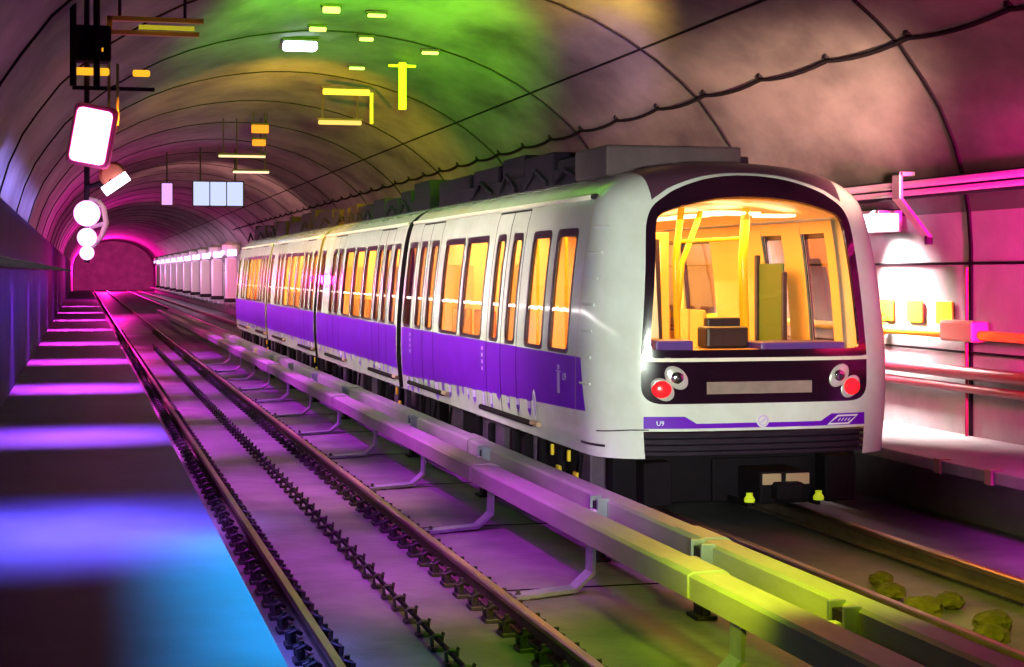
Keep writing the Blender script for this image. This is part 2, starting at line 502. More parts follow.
train = empty('metro_train', (CX, YN, -.0), 'white four car driverless metro train with purple band and amber lit windows', 'train')

# window lay-out in y, from the nose backwards: (y0, y1)
WZ0, WZ1 = 1.57, 2.84
def car_windows(first, ya, yb):
    if first:
        wide = [(17.02, 17.80), (18.05, 18.82), (21.0, 22.26), (22.40, 23.66)]
        wide = [(17.02, 17.78), (18.06, 18.80), (21.02, 22.22), (22.42, 23.62), (25.78, 26.36)]
        narrow = [(19.30, 19.74), (20.13, 20.53), (24.14, 24.62), (24.98, 25.42)]
    else:
        s = (yb - ya) / 9.7
        wide = [(ya + a * s, ya + b * s) for a, b in ((.25, .75), (2.55, 3.6), (3.8, 4.85), (5.05, 6.1), (8.9, 9.45))]
        narrow = [(ya + a * s, ya + b * s) for a, b in ((1.12, 1.52), (1.86, 2.26), (6.58, 7.0), (7.36, 7.78))]
    return wide, narrow
RIGHT_WIN = ([(17.45, 18.10), (18.64, 19.26), (21.02, 22.22), (22.42, 23.62)], [(24.14, 24.62), (24.98, 25.42)])

ZL = sorted(set([round(.56 + .055 * i, 4) for i in range(48)] + [.83, 1.53, WZ0, WZ1, 3.18, 3.22, 3.26, 3.30, 3.33, 3.36, 3.39, 3.42, 3.44, 3.46, 3.48, 3.5, 3.515, 3.53, 3.54, 3.55, 3.558, 3.565]))
ZL = [z for i, z in enumerate(ZL) if i == 0 or z - ZL[i - 1] > .006 or z in (WZ0, WZ1)]
# windscreen and mask outlines on the nose (x relative to the centre line, z)
def arc_top(zc, zs, xs, n=24):
    return [(xs - 2 * xs * i / n, zs + (zc - zs) * (1 - abs(1 - 2 * i / n) ** 2.2)) for i in range(n + 1)]
def round_poly(pts, r, n=6):
    out = []
    m = len(pts)
    for i in range(m):
        p = Vector(pts[i]); a = Vector(pts[i - 1]); b = Vector(pts[(i + 1) % m]); rr = r[i]
        if rr <= 0: out.append(tuple(p)); continue
        da, db = (a - p), (b - p); ra = min(rr, da.length * .45); rb = min(rr, db.length * .45)
        s, e = p + da.normalized() * ra, p + db.normalized() * rb
        for k in range(n + 1):
            t = k / n; q = s * (1 - t) ** 2 + p * 2 * t * (1 - t) + e * t * t; out.append(tuple(q))
    return out
def win_outline(g=0.0):
    top = arc_top(3.155 + g, 2.99 + g, .93 + g)
    pts = [(1.12 + g, 1.63 - g), (1.00 + g, 2.93 + g)] + top + [(-1.00 - g, 2.93 + g), (-1.12 - g, 1.63 - g)]
    r = [.06, .10] + [0] * len(top) + [.10, .06]
    return round_poly(pts, r, 4)
def mask_outline(z0=1.55, g=0.0):
    top = arc_top(3.375 + g, 3.20 + g, .82 + g)
    pts = [(1.205 + g, z0 - g), (1.09 + g, 3.02 + g)] + top + [(-1.09 - g, 3.02 + g), (-1.205 - g, z0 - g)]
    r = [.0, .24] + [0] * len(top) + [.24, .0]
    return round_poly(pts, r, 6)
def resample(poly, n, start_angle=0.0, c=(0, 2.3)):
    """points of the outline at n equal angles round c"""
    out = []
    for k in range(n):
        a = 2 * PI * k / n; d = (math.cos(a), math.sin(a)); best = 0
        for i in range(len(poly)):
            p, q = poly[i], poly[(i + 1) % len(poly)]
            ex, ez = q[0] - p[0], q[1] - p[1]; det = d[0] * -ez + d[1] * ex
            if abs(det) < 1e-9: continue
            rx, rz = p[0] - c[0], p[1] - c[1]
            t = (rx * -ez + rz * ex) / det; u = (d[0] * rz - d[1] * rx) / det
            if t > 0 and -1e-6 <= u <= 1 + 1e-6: best = max(best, t)
        out.append((c[0] + d[0] * best, c[1] + d[1] * best))
    return out

def car_shell(ya, yb, nose):
    wide, narrow = car_windows(nose, ya, yb)
    holes = wide + narrow; holesR = RIGHT_WIN[0] + RIGHT_WIN[1] if nose else []
    st = sorted(set([yb] + [v for h in holes + holesR for v in h] + ([17.0] if nose else [ya])))
    ystat = []
    for a, b in zip(st, st[1:]):
        m = max(1, int((b - a) / .5)); ystat += [a + (b - a) * i / m for i in range(m)]
    ystat.append(st[-1]); ystat = ystat[::-1]           # from the rear forward
    v = []; rows = []; meta = None
    if nose:
        fr = []
        ph0 = math.acos(.82 ** (NN / 2)); m = 16
        corner = [(math.cos(ph0 * i / m) ** (2 / NN)) for i in range(m + 1)]      # x/w from 1 to .82
        lin = [.82 - .82 * i / 28 for i in range(1, 29)]
        half = corner + lin
    for z in ZL:
        row = []
        w = W(z)
        for y in ystat: row.append((CX - w, y, z, 's', y))
        if nose:
            ys0 = ystat[-1]; ye = YF(z) + LN
            for t in (.5,): row.append((CX - w, ys0 + (ye - ys0) * t, z, 'c', 0))
            for h in half: row.append((CX - h * w, YF(z) + LN * (1 - max(0, 1 - h ** NN) ** (1 / NN)), z, 'f', -h * w))
            for h in half[:-1][::-1]: row.append((CX + h * w, YF(z) + LN * (1 - max(0, 1 - h ** NN) ** (1 / NN)), z, 'f', h * w))
            for t in (.5,): row.append((CX + w, ys0 + (ye - ys0) * t, z, 'c', 0))
            for y in ystat[::-1]: row.append((CX + w, y, z, 'S', y))
        rows.append(row)
    if not nose:
        rows2 = [[(2 * CX - p[0], p[1], p[2], 'S', p[4]) for p in r] for r in rows]
    hole = win_outline(.028)
    V = []; F = []
    def emit(rows):
        n = len(rows[0]); base = len(V)
        for r in rows: V.extend([(p[0], p[1], p[2]) for p in r])
        for j in range(len(rows) - 1):
            for i in range(n - 1):
                p, q = rows[j][i], rows[j][i + 1]; zc = (rows[j][i][2] + rows[j + 1][i][2]) / 2
                if p[3] in 'sS' and q[3] == p[3] and WZ0 < zc < WZ1:
                    yc = (p[4] + q[4]) / 2
                    if any(a < yc < b for a, b in (holes if p[3] == 's' else holesR)): continue
                if p[3] == 'f' and q[3] == 'f':
                    xc = (p[4] + q[4]) / 2
                    xc2 = (rows[j + 1][i][4] + rows[j + 1][i + 1][4]) / 2
                    if inside(((xc + xc2) / 2, zc), hole): continue
                    if zc < .83 and abs(xc) < 1.17: continue
                F.append((base + j * n + i, base + j * n + i + 1, base + (j + 1) * n + i + 1, base + (j + 1) * n + i))
        return base, n
    b0, n0 = emit(rows)
    if not nose:
        b1, n1 = emit(rows2)
        # roof closes by itself at the top line
    # rear bulkhead (and front one of the trailing cars)
    def cap(y):
        prof = [(CX - W(z), y, z) for z in ZL] + [(CX + W(z), y, z) for z in ZL[::-1]]
        return prof, [tuple(range(len(prof)))]
    return V, F, [cap(yb)] + ([] if nose else [cap(ya)])

def build_side(car, ya, yb, nose, sgn=-1):
    wide, narrow = car_windows(nose, ya, yb) if sgn < 0 else RIGHT_WIN
    for kind, L in (('w', wide), ('n', narrow)):
        for (a, b) in L:
            g = .022
            o = rrect(a - g, b + g, WZ0 - g, WZ1 + g, .08); c = ((a + b) / 2, 2.2)
            i_ = [((p[0] - c[0]) * (1 - (2 * .042) / (b - a + 2 * g)) + c[0], (p[1] - c[1]) * (1 - .13 / (WZ1 - WZ0 + 2 * g)) + c[1] - .02) for p in o]
            v, f = ring_patch(o, i_, map_side(.007, sgn), 2, mp2=map_side(-.012, sgn))
            fr = obj('window_frame', v, f, M['rubber'], car)
            v, f = full_patch(i_, map_side(-.004, sgn), 3)
            obj('window_pane', v, f, M['sidewin'], car, smooth=True)

SK = []
def band(car, ya, yb, nose):
    z1 = 1.535
    mp = map_side(.004)
    brk = []
    if nose: y = ya + .75
    else: y = ya + .06
    ye = yb - .06
    random.seed(11 if nose else int(ya))
    spans = []
    # baseline of the band's lower edge; hanging skyline-like spikes
    while y < ye:
        st = .18 + .2 * random.random() if (not nose or y > 18.6) else .4
        y2 = min(ye, y + st)
        spans.append((y, y2, 0))
        y = y2
        if (not nose or y > 18.3) and y < ye - .3:
            wv = .10 + .14 * random.random(); spans.append((y, y + wv, .07 + .20 * random.random() * (1 if nose else .6))); y += wv
    V = []; F = []
    zb = lambda y: 1.0 - .022 * max(0, y - YN - .6) * (1 if nose else 0) if nose else .86
    if nose:      # raked leading end of the band on the curving nose
        def lead(t, z): return (YN + .62 + .12 * (z - 1.0) / .5) * (1 - t) + spans[0][0] * t
        n0 = 8
        for i in range(n0 + 1):
            for j in range(5):
                z = 1.0 + (z1 - 1.0) * j / 4; V.append(mp(lead(i / n0, z), z))
        for i in range(n0):
            for j in range(4):
                p = i * 5 + j; F.append((p, p + 1, p + 6, p + 5))
    for (a, b, d) in spans:
        base = len(V)
        za, zbb = zb(a) - d, zb(b) - d
        m = [a, b]
        if d > 0: m = [a, (a + b) / 2, b]
        for q in m:
            z0 = zb(q) - d + (.06 if d > 0 and q != (a + b) / 2 else 0)
            for j in range(5): V.append(mp(q, z0 + (z1 - z0) * j / 4))
        for i in range(len(m) - 1):
            for j in range(4):
                p = base + i * 5 + j; F.append((p, p + 1, p + 6, p + 5))
    nf = len(F)
    # paler prints over the drips
    v = []; f = []
    b_ = MB()
    for (a, b, d) in spans:
        if d > .17:
            p = [mp(a + .01, zb(a) - d + .09) , mp(b - .01, zb(b) - d + .09), mp(b - .01, zb(b) - .01), mp(a + .01, zb(a) - .01)]
            p = [q + Vector((-.003, 0, 0)) for q in p]; b_.add(p, [(0, 1, 2, 3)])
    nv = len(V); V += b_.v; F += [tuple(i + nv for i in q) for q in b_.f]
    bo = obj('purple_band', V, F, M['purple'], car)
    bo.data.materials.append(M['purple2'])
    for p in bo.data.polygons:
        if p.index >= nf: p.material_index = 1

cars = [(YN, 26.55), (26.92, 36.62), (36.99, 46.72), (47.09, 56.35)]
for ci, (ya, yb) in enumerate(cars):
    nose = ci == 0
    V, F, caps = car_shell(ya, yb, nose)
    car = obj('car_body', V, F, M['body'], train, smooth=True, auto=50)
    for cv, cf in caps: obj('car_end', cv, cf, M['rubber'], car)
    build_side(car, ya, yb, nose, -1)
    if nose: build_side(car, ya, yb, nose, 1)
    band(car, ya, yb, nose)
    wide, narrow = car_windows(nose, ya, yb)
    # door seams and sills
    for k2 in (0, 2):
        a, b = narrow[k2][0], narrow[k2 + 1][1]; mid = (narrow[k2][1] + narrow[k2 + 1][0]) / 2
        d = MB()
        for yy2, wd in ((a - .14, .012), (mid, .016), (b + .14, .012)):
            v, f = grid_patch(yy2 - wd, yy2 + wd, 1, lambda q: .70, lambda q: 3.12, 14, map_side(.0055)); d.add(v, f)
        v, f = grid_patch(a - .14, b + .14, 8, lambda q: 3.11, lambda q: 3.135, 1, map_side(.0055)); d.add(v, f)
        d.build('door_seam', M['sill'], car)
        s = MB()
        v, f = grid_patch(a - .55, b + .25, 8, lambda q: .675, lambda q: .725, 1, map_side(.04)); n = len(v); s.add(v, f)
        pts = [map_side(.03)(q, .70) for q in (a - .85, a - .4, mid, b + .45)]
        s = MB().tube([pts[0], pts[1], pts[2], pts[3]], .034, 8)
        s.build('door_sill', M['sill'], car)
        p2 = [map_side(.032)(q, .715) for q in (a - 1.15, a - .85)]
        MB().tube(p2, .032, 8).build('sill_end', M['beige'], car)
        if nose:
            pr = MB()
            for q in range(4):
                zz = 1.45 - q * .085
                v, f = grid_patch(mid + .9, mid + .98, 1, lambda t: zz - .03, lambda t: zz + .015, 1, map_side(.007)); pr.add(v, f)
            pr.build('door_notice', M['purple2'], car)
    # gutter tube along the cantrail
    g0 = ya + (1.0 if nose else .05)
    MB().tube([map_side(.012)(q, 3.17) for q in [g0 + (yb - .05 - g0) * i / 10 for i in range(11)]], .026, 8).build('gutter', M['cream'], car, smooth=True)
    if nose: MB().tube([map_side(.012)(q, 3.17) for q in (g0 - .08, g0 + .01)], .032, 8).build('gutter_end', M['rubber'], car)
    # equipment under the floor
    random.seed(ci + 3)
    y = ya + (1.1 if nose else .3)
    u = MB(); u2 = MB()
    u.box(CX - 1.2, CX + 1.2, ya + (.75 if nose else .05), yb - .05, .42, .6)
    while y < yb - .6:
        l = .25 + .7 * random.random(); zb_ = .02 + .16 * random.random(); off = random.random() * .12
        (u if random.random() < .7 else u2).box(CX - 1.47 + off, CX + 1.4, y, min(yb - .1, y + l), zb_, .58, .02)
        if random.random() < .6:
            u2.lathe([(.06, 0), (.06, .35), (.045, .37)], (CX - 1.50 + off, y + l * .5, .12), n=10)
        if random.random() < .5: u2.tube([(CX - 1.5, y + .05, .5), (CX - 1.52, y + .08, .25), (CX - 1.49, y + l * .8, .2)], .02, 6)
        y += l + .06 + .15 * random.random()
    each(u, 'underframe_case', M['under'], car); each(u2, 'underframe_fitting', M['black'], car)
    for yc in (ya + 2.3, yb - 1.9):
        wl = MB()
        for dy in (-.85, .85):
            for xx in (5.74, 7.12):
                wl.lathe([(.09, -.07), (.36, -.07), (.385, -.05), (.385, .05), (.36, .06), (.09, .06)], (xx, yc + dy, .39), 'x', 24)
        each(wl, 'wheel', M['railside'], car)
    # yellow tags under the floor
    yt = MB()
    for yq in ((ya + 1.8, ya + 1.15) if nose else (ya + .1,)):
        yt.box(CX - 1.565, CX - 1.53, yq, yq + .13, .16, .32, .012)
        yt.box(CX - 1.565, CX - 1.53, yq + .3, yq + .35, .40, .52, .01)
    each(yt, 'yellow_tag', M['yel'], car)
    # roof equipment
    rb = MB(); y = ya + (2.6 if nose else .3)
    while y < yb - .3:
        l = .6 + 1.8 * random.random(); h = .16 + .20 * random.random()
        rb.box(CX - 1.08 + .08 * random.random(), CX + .95, y, min(y + l, yb - .15), 3.40, 3.56 + h, .03)
        if random.random() < .6: rb.tube([(CX - 1.09, y + l * .1, 3.46), (CX - 1.10, y + l * .5, 3.50 + h * .5), (CX - 1.09, y + l * .9, 3.46)], .03, 6)
        y += l + .05 + .2 * random.random()
    rb.box(CX - 1.05, CX + .9, ya + (2.4 if nose else .2), yb - .2, 3.36, 3.62, .02)
    each(rb, 'roof_equipment', M['roofkit'], car)
    if ci < 3:
        gb = MB()
        for q in range(6):
            y0 = yb + .005 + q * .06
            prof = [(CX - W(z) * (.93 if q % 2 else .965), z - .01) for z in ZL[2:-8:3]]; prof += [(2 * CX - x, z) for x, z in prof[::-1]]
            gb.prism(prof, y0, min(y0 + .055, cars[ci + 1][0] - .003))
        gb.box(CX - 1.4, CX + 1.4, yb + .01, cars[ci + 1][0] - .01, .25, .75, .03)
        gb.build('gangway_bellows', M['rubber'], train)
    # saloon: lining, floor, ceiling lamps
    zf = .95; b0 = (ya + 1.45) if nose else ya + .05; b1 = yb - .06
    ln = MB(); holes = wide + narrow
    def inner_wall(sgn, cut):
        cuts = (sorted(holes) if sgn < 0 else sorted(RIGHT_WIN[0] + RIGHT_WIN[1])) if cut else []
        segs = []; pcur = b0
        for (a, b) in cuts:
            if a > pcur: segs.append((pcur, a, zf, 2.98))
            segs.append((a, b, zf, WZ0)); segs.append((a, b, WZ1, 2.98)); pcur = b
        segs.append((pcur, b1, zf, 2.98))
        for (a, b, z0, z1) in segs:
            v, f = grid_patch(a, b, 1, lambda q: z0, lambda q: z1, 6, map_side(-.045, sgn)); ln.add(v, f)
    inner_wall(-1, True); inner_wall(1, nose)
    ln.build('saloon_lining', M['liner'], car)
    MB().box(CX - 1.5, CX + 1.5, (ya + .5) if nose else b0, b1, .90, .95).build('saloon_floor', M['sfloor'], car)
    cl = MB(); v = []; f = []
    for i in range(13):
        a = -1 + 2 * i / 12; xx = a * 1.36; zz = 2.985 + .16 * (1 - a * a)
        v += [(CX + xx * (.86 if nose else 1), (ya + .5 + .18 * a * a) if nose else b0, zz), (CX + xx, b1, zz)]
    f = [(2 * i, 2 * i + 2, 2 * i + 3, 2 * i + 1) for i in range(12)]
    cl.add(v, f).build('saloon_ceiling', M['liner2'], car)
    lm = MB(); y = b0 + .25
    while y < b1 - .5:
        for xx in ((-.62, .42)): lm.box(CX + xx - .11, CX + xx + .11, y, y + .8, 3.04, 3.07, .005)
        y += 1.05
    each(lm, 'saloon_lamp', M['saloonlamp'], car)
    # seats along both sides
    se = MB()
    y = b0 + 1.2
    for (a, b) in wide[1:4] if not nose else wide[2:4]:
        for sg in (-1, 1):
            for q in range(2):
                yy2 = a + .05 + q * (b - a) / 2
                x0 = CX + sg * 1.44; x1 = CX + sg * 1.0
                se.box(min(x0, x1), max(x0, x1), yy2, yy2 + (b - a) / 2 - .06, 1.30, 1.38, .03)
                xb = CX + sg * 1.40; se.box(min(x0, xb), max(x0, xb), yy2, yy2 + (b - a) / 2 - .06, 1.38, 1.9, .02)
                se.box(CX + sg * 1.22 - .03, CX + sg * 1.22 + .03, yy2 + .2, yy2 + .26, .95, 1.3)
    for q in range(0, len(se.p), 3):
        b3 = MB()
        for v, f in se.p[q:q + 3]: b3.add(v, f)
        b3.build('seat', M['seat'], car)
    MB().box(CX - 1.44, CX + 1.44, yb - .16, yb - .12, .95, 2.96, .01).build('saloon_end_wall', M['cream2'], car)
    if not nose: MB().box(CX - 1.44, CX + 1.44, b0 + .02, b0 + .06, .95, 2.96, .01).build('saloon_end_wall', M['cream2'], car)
    ds = MB()
    for k2 in (0, 2):
        for yq in (narrow[k2][0] - .10, narrow[k2 + 1][1] + .10):
            if nose and yq < 20: continue
            ds.box(CX - 1.46, CX - 1.02, yq - .012, yq + .012, 1.0, 2.5, .008)
    each(ds, 'draught_screen', M['cream2'], car)
    hp = MB()
    for yp in ([21.0, 22.4, 24.0] if nose else [b0 + 1.0, b0 + 2.5, b0 + 5, b0 + 7]):
        for xx in (-.62, .62) if not nose else (-.5, .55):
            hp.tube([(CX + xx, yp, .95), (CX + xx, yp, 3.03)], .022, 8)
    each(hp, 'handrail_pole', M['yellow'], car)

# ---- nose details
car = [c for c in train.children if c.name.startswith('car_body')][0]
NP = 160
wo = resample(win_outline(0), NP); mo = resample(mask_outline(1.55), NP)
v, f = ring_patch(mo, wo, map_front(.008), 5, mp2=map_front(-.03))
obj('windscreen_surround', v, f, M['mask'], train, smooth=True, auto=60)
wl_ = resample(win_outline(.004), NP)
v, f = full_patch(wl_, map_front(.001), 8)
obj('windscreen', v, f, M['screen'], train, smooth=True)
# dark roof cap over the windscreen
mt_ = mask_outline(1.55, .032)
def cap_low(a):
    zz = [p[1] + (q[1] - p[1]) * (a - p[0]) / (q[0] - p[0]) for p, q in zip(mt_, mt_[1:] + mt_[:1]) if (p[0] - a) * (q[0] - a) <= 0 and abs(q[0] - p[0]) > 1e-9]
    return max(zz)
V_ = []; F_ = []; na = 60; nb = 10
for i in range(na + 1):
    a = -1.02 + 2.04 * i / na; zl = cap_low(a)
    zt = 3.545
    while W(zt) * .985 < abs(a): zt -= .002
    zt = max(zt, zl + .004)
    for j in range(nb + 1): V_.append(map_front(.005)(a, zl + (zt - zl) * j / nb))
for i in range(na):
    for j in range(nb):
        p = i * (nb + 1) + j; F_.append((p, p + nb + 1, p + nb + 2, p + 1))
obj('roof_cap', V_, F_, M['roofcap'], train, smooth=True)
# cream line under the windscreen, dark lamp panel under it
v, f = grid_patch(-1.205, 1.205, 60, lambda a: 1.515, lambda a: 1.552, 1, map_front(.012)); obj('cream_strip', v, f, M['cream'], train, smooth=True)
lp = round_poly([(1.205, 1.516), (-1.205, 1.516), (-1.205, 1.10), (1.205, 1.10)], [0, 0, .22, .22], 8)
v, f = full_patch(subdiv(lp), map_front(.008), 10); obj('lamp_panel', v, f, M['mask'], train, smooth=True)
bz = round_poly([(1.235, 1.55), (-1.235, 1.55), (-1.235, 1.07), (1.235, 1.07)], [0, 0, .24, .24], 8)
def ellipse(cx, cz, a, b, rot, n=32):
    return [(cx + a * math.cos(t) * math.cos(rot) - b * math.sin(t) * math.sin(rot), cz + a * math.cos(t) * math.sin(rot) + b * math.sin(t) * math.cos(rot)) for t in [2 * PI * k / n for k in range(n)]]
def dome(poly, base, h, rows=5):
    n = len(poly); c = (sum(p[0] for p in poly) / n, sum(p[1] for p in poly) / n); v = []; f = []
    for r in range(rows):
        t = r / rows; hh = base + h * math.sin(t * PI / 2); mpp = map_front(hh); s = math.cos(t * PI / 2) if r else 1
        v += [mpp(c[0] + (p[0] - c[0]) * s, c[1] + (p[1] - c[1]) * s) for p in poly]
    v.append(map_front(base + h)(*c))
    for r in range(rows - 1):
        for k2 in range(n): f.append((r * n + k2, r * n + (k2 + 1) % n, (r + 1) * n + (k2 + 1) % n, (r + 1) * n + k2))
    for k2 in range(n): f.append(((rows - 1) * n + k2, (rows - 1) * n + (k2 + 1) % n, len(v) - 1))
    return v, f
for s in (-1, 1):
    h = obj('headlamp', *dome(ellipse(s * .865, 1.36, .135, .095, s * .8), .012, .02), M['headw'], train, smooth=True)
    obj('bulb', *dome(ellipse(s * .86, 1.36, .062, .058, 0), .03, .02), M['chrome'], h, smooth=True)
    obj('bulb', *dome(ellipse(s * .86 + .01, 1.35, .03, .028, 0), .05, .012), M['rubber'], h, smooth=True)
    h = obj('tail_lamp', *dome(ellipse(s * 1.0, 1.245, .13, .095, s * .8), .012, .015), M['headw'], train, smooth=True)
    obj('red_lens', *dome(ellipse(s * 1.01, 1.245, .095, .085, 0), .022, .03), M['red'], h, smooth=True)
v, f = grid_patch(-.56, .56, 24, lambda a: 1.195, lambda a: 1.315, 2, map_front(.012)); obj('destination_display', v, f, M['disp'], train)
fr_ = MB()
# purple stripe on the bumper
def stripe_top(a):
    b = abs(a)
    return .905 if b < .66 else (.905 + (b - .66) / .12 * .072 if b < .78 else .977)
v, f = grid_patch(-1.18, 1.18, 118, lambda a: .858, stripe_top, 3, map_front(.005)); obj('front_stripe', v, f, M['purple'], train)
badge = obj('round_badge', *dome(ellipse(.03, .925, .068, .068, 0), .008, .008), M['far'], train, smooth=True)
ring = MB()
eo = ellipse(.03, .925, .052, .052, 0); ei = ellipse(.03, .925, .044, .044, 0)
v, f = ring_patch(eo, ei, map_front(.019), 1); ring.add(v, f)
v, f = grid_patch(.0, .06, 3, lambda a: .925 + (a - .03) * .8 - .006, lambda a: .925 + (a - .03) * .8 + .006, 1, map_front(.019)); ring.add(v, f)
ring.build('badge_mark', M['purple2'], badge)
# outlined parallelogram emblem on the right end of the stripe
em = MB()
po = subdiv([(.73, .865), (.98, .865), (1.10, .962), (.85, .962)], .03); pc = (sum(p[0] for p in po) / len(po), sum(p[1] for p in po) / len(po))
pi_ = [(pc[0] + (p[0] - pc[0]) * .84, pc[1] + (p[1] - pc[1]) * .66) for p in po]
v, f = ring_patch(po, pi_, map_front(.008), 1); em.add(v, f)
for q in range(4):
    a = .855 + q * .038
    v, f = grid_patch(a, a + .03, 3, lambda t: .895 + (t - a) * .9, lambda t: .906 + (t - a) * .9, 1, map_front(.008)); em.add(v, f)
em.build('emblem', M['white'], train)
def text_on(txt, a, b, size, mp, mt, name, parent, rev=False):
    cu = bpy.data.curves.new('t', 'FONT'); cu.body = txt; cu.size = size; cu.resolution_u = 2
    o = bpy.data.objects.new('t', cu); COL.objects.link(o)
    bpy.context.view_layer.update()
    me = bpy.data.meshes.new_from_object(o.evaluated_get(bpy.context.evaluated_depsgraph_get()))
    bpy.data.objects.remove(o)
    vs = [mp(a + (-1 if rev else 1) * v.co.x, b + v.co.y) for v in me.vertices]; fs = [tuple(p.vertices) for p in me.polygons]
    return obj(name, vs, fs, mt, parent)
text_on('U9', -1.06, .89, .065, map_front(.008), M['white'], 'fleet_number', train)
# corner seam, ladder rungs, oval logo and small marks on the left flank
sm = MB()
v, f = [], []
for i in range(31):
    z = .85 + 2.45 * i / 30; a = 16.72 - .10 * (z - .85) / 2.4 + .15 * max(0, z - 2.9)
    v += [map_side(.0045)(a - .007, z), map_side(.0045)(a + .007, z)]
f = [(2 * i, 2 * i + 1, 2 * i + 3, 2 * i + 2) for i in range(30)]
sm.add(v, f); sm.build('nose_seam', M['beige'], car)
for i in range(7):
    z = 1.28 + 1.58 * i / 6 + .0
    MB().tube([map_side(.010)(16.42 + .02 * j, z) for j in range(-7, 6)], .014, 6).build('ladder_rung', M['body'], car)
ov = [(18.35 + .075 * math.cos(t), .92 + .17 * math.sin(t)) for t in [2 * PI * k / 28 for k in range(28)]]
lo = obj('oval_logo', *full_patch(ov, map_side(.009), 3), M['white'], car)
ov2 = [(18.35 + .05 * math.cos(t), .92 + .13 * math.sin(t)) for t in [2 * PI * k / 28 for k in range(28)]]
obj('oval_logo', *full_patch(ov2, map_side(.012), 3), M['purple2'], car)
mk = MB()
for (a, b, z0, z1) in ((17.28, 17.38, 1.12, 1.34), (17.24, 17.42, 1.345, 1.36), (17.29, 17.37, 1.37, 1.42)):
    v, f = grid_patch(a, b, 2, lambda q: z0, lambda q: z1, 3, map_side(.008)); mk.add(v, f)
mk.build('passenger_mark', M['purple2'], car)
text_on('U9', 17.17, 1.27, .11, map_side(.008), M['white'], 'fleet_number', car, rev=True)
# dark lower line on the front corner, ribbed bumper
lw = MB()
lw.add(*grid_patch(-1.56, -1.13, 14, lambda a: .84 - .10 * max(0, (-1.30 - a)), lambda a: .852 - .10 * max(0, (-1.30 - a)), 1, map_front(.006)))
lw.add(*grid_patch(16.12, 16.62, 8, lambda q: .665 , lambda q: .69, 1, map_side(.006)))
lw.build('bumper_line', M['rubber'], train)
bp = MB()
v = []; f = []
zs = []
for r in range(4):
    z0 = .585 + r * .062
    zs += [(z0, -.06), (z0 + .008, -.005), (z0 + .04, .0), (z0 + .05, -.06)]
zs.append((.835, -.06))
na = 40
for z, o_ in zs:
    mpp = map_front(o_)
    for i in range(na + 1): v.append(mpp(-1.175 + 2.35 * i / na, z))
for r in range(len(zs) - 1):
    for i in range(na): f.append((r * (na + 1) + i, r * (na + 1) + i + 1, (r + 1) * (na + 1) + i + 1, (r + 1) * (na + 1) + i))
bp.add(v, f).build('ribbed_bumper', M['dash'] if False else M['dark'], train)
# coupler below the bumper
cpl = MB().box(CX - .02, CX + .50, 15.72, 16.6, .10, .42, .02).box(CX + .1, CX + .4, 15.58, 15.75, .14, .32, .03).box(CX - .3, CX + .8, 16.3, 16.6, .05, .5, .02)
cq = cpl.build('coupler', M['black'], train)
MB().box(CX + .0, CX + .20, 15.70, 15.722, .29, .40, .006).box(CX + .25, CX + .50, 15.70, 15.722, .29, .40, .006).build('coupler_plate', M['beige'], cq)
for xx in (CX - .12, CX + .62):
    MB().lathe([(.05, 0), (.055, .03), (.03, .07), (.035, .09)], (xx, 15.75, .12), n=12).build('lime_marker', M['lime'], train)
    MB().box(xx - .02, xx + .02, 15.75, 16.4, .07, .118).build('marker_arm', M['black'], train)
MB().box(CX - 1.35, CX + 1.3, 16.35, 16.55, .05, .58, .02).box(CX - 1.1, CX - .8, 16.1, 16.5, .05, .5, .02).box(CX + .85, CX + 1.2, 16.1, 16.5, .05, .52, .02).build('front_underframe', M['black'], train)
# pale box on the roof right behind the nose
MB().box(CX - 1.12, CX + .42, 17.3, 18.5, 3.42, 3.76, .03).build('roof_box', M['roofbox'], train)
# inside the front: dash, console, panels, poles
MB().box(CX - 1.02, CX - .62, 15.98, 16.35, 1.45, 1.72, .02).box(CX + .1, CX + 1.02, 15.98, 16.5, 1.45, 1.69, .02).build('purple_dashboard', M['dash'], train)
MB().box(CX - 1.05, CX + 1.05, 16.02, 16.6, 1.2, 1.62, .02).build('dashboard', M['liner'], train)
MB().box(CX - .36, CX + .10, 16.30, 16.6, 1.62, 1.84, .03).box(CX - .28, CX + .09, 16.5, 16.62, 1.82, 1.93, .02).build('driver_console', M['box'], train)
MB().box(CX + 1.30, CX + 1.33, 18.25, 18.95, .95, 2.50, .012).build('olive_partition', M['olive2'], train)
each(MB().box(CX + 1.27, CX + 1.33, 18.96, 19.02, .95, 2.6, .01).box(CX + 1.28, CX + 1.34, 18.19, 18.24, .95, 2.4, .01), 'partition_edge', M['box'], train)
MB().box(CX - .84, CX - .50, 17.30, 17.38, .95, 2.72, .02).build('cream_panel', M['cream2'], train)
MB().add([(CX - .49, 17.28, .95), (CX - .47, 17.28, .95), (CX - .53, 17.28, 2.75), (CX - .58, 17.28, 2.75), (CX - .49, 17.40, .95), (CX - .47, 17.40, .95), (CX - .53, 17.40, 2.75), (CX - .58, 17.40, 2.75)], [(0, 1, 2, 3), (7, 6, 5, 4), (0, 4, 5, 1), (1, 5, 6, 2), (2, 6, 7, 3), (3, 7, 4, 0)]).build('dark_pillar', M['box'], train)
MB().box(CX - .05, CX + .12, 19.4, 19.5, .95, 2.7, .02).build('cream_panel', M['cream2'], train)
MB().box(CX + .20, CX + .62, 20.2, 20.28, .95, 2.9, .02).box(CX - .45, CX - .1, 20.2, 20.28, .95, 2.6, .02).build('saloon_panel', M['liner'], train)
MB().box(CX - 1.22, CX - 1.02, 17.0, 17.1, .95, 1.9, .03).build('cab_locker', M['seat'], train)
pl = MB()
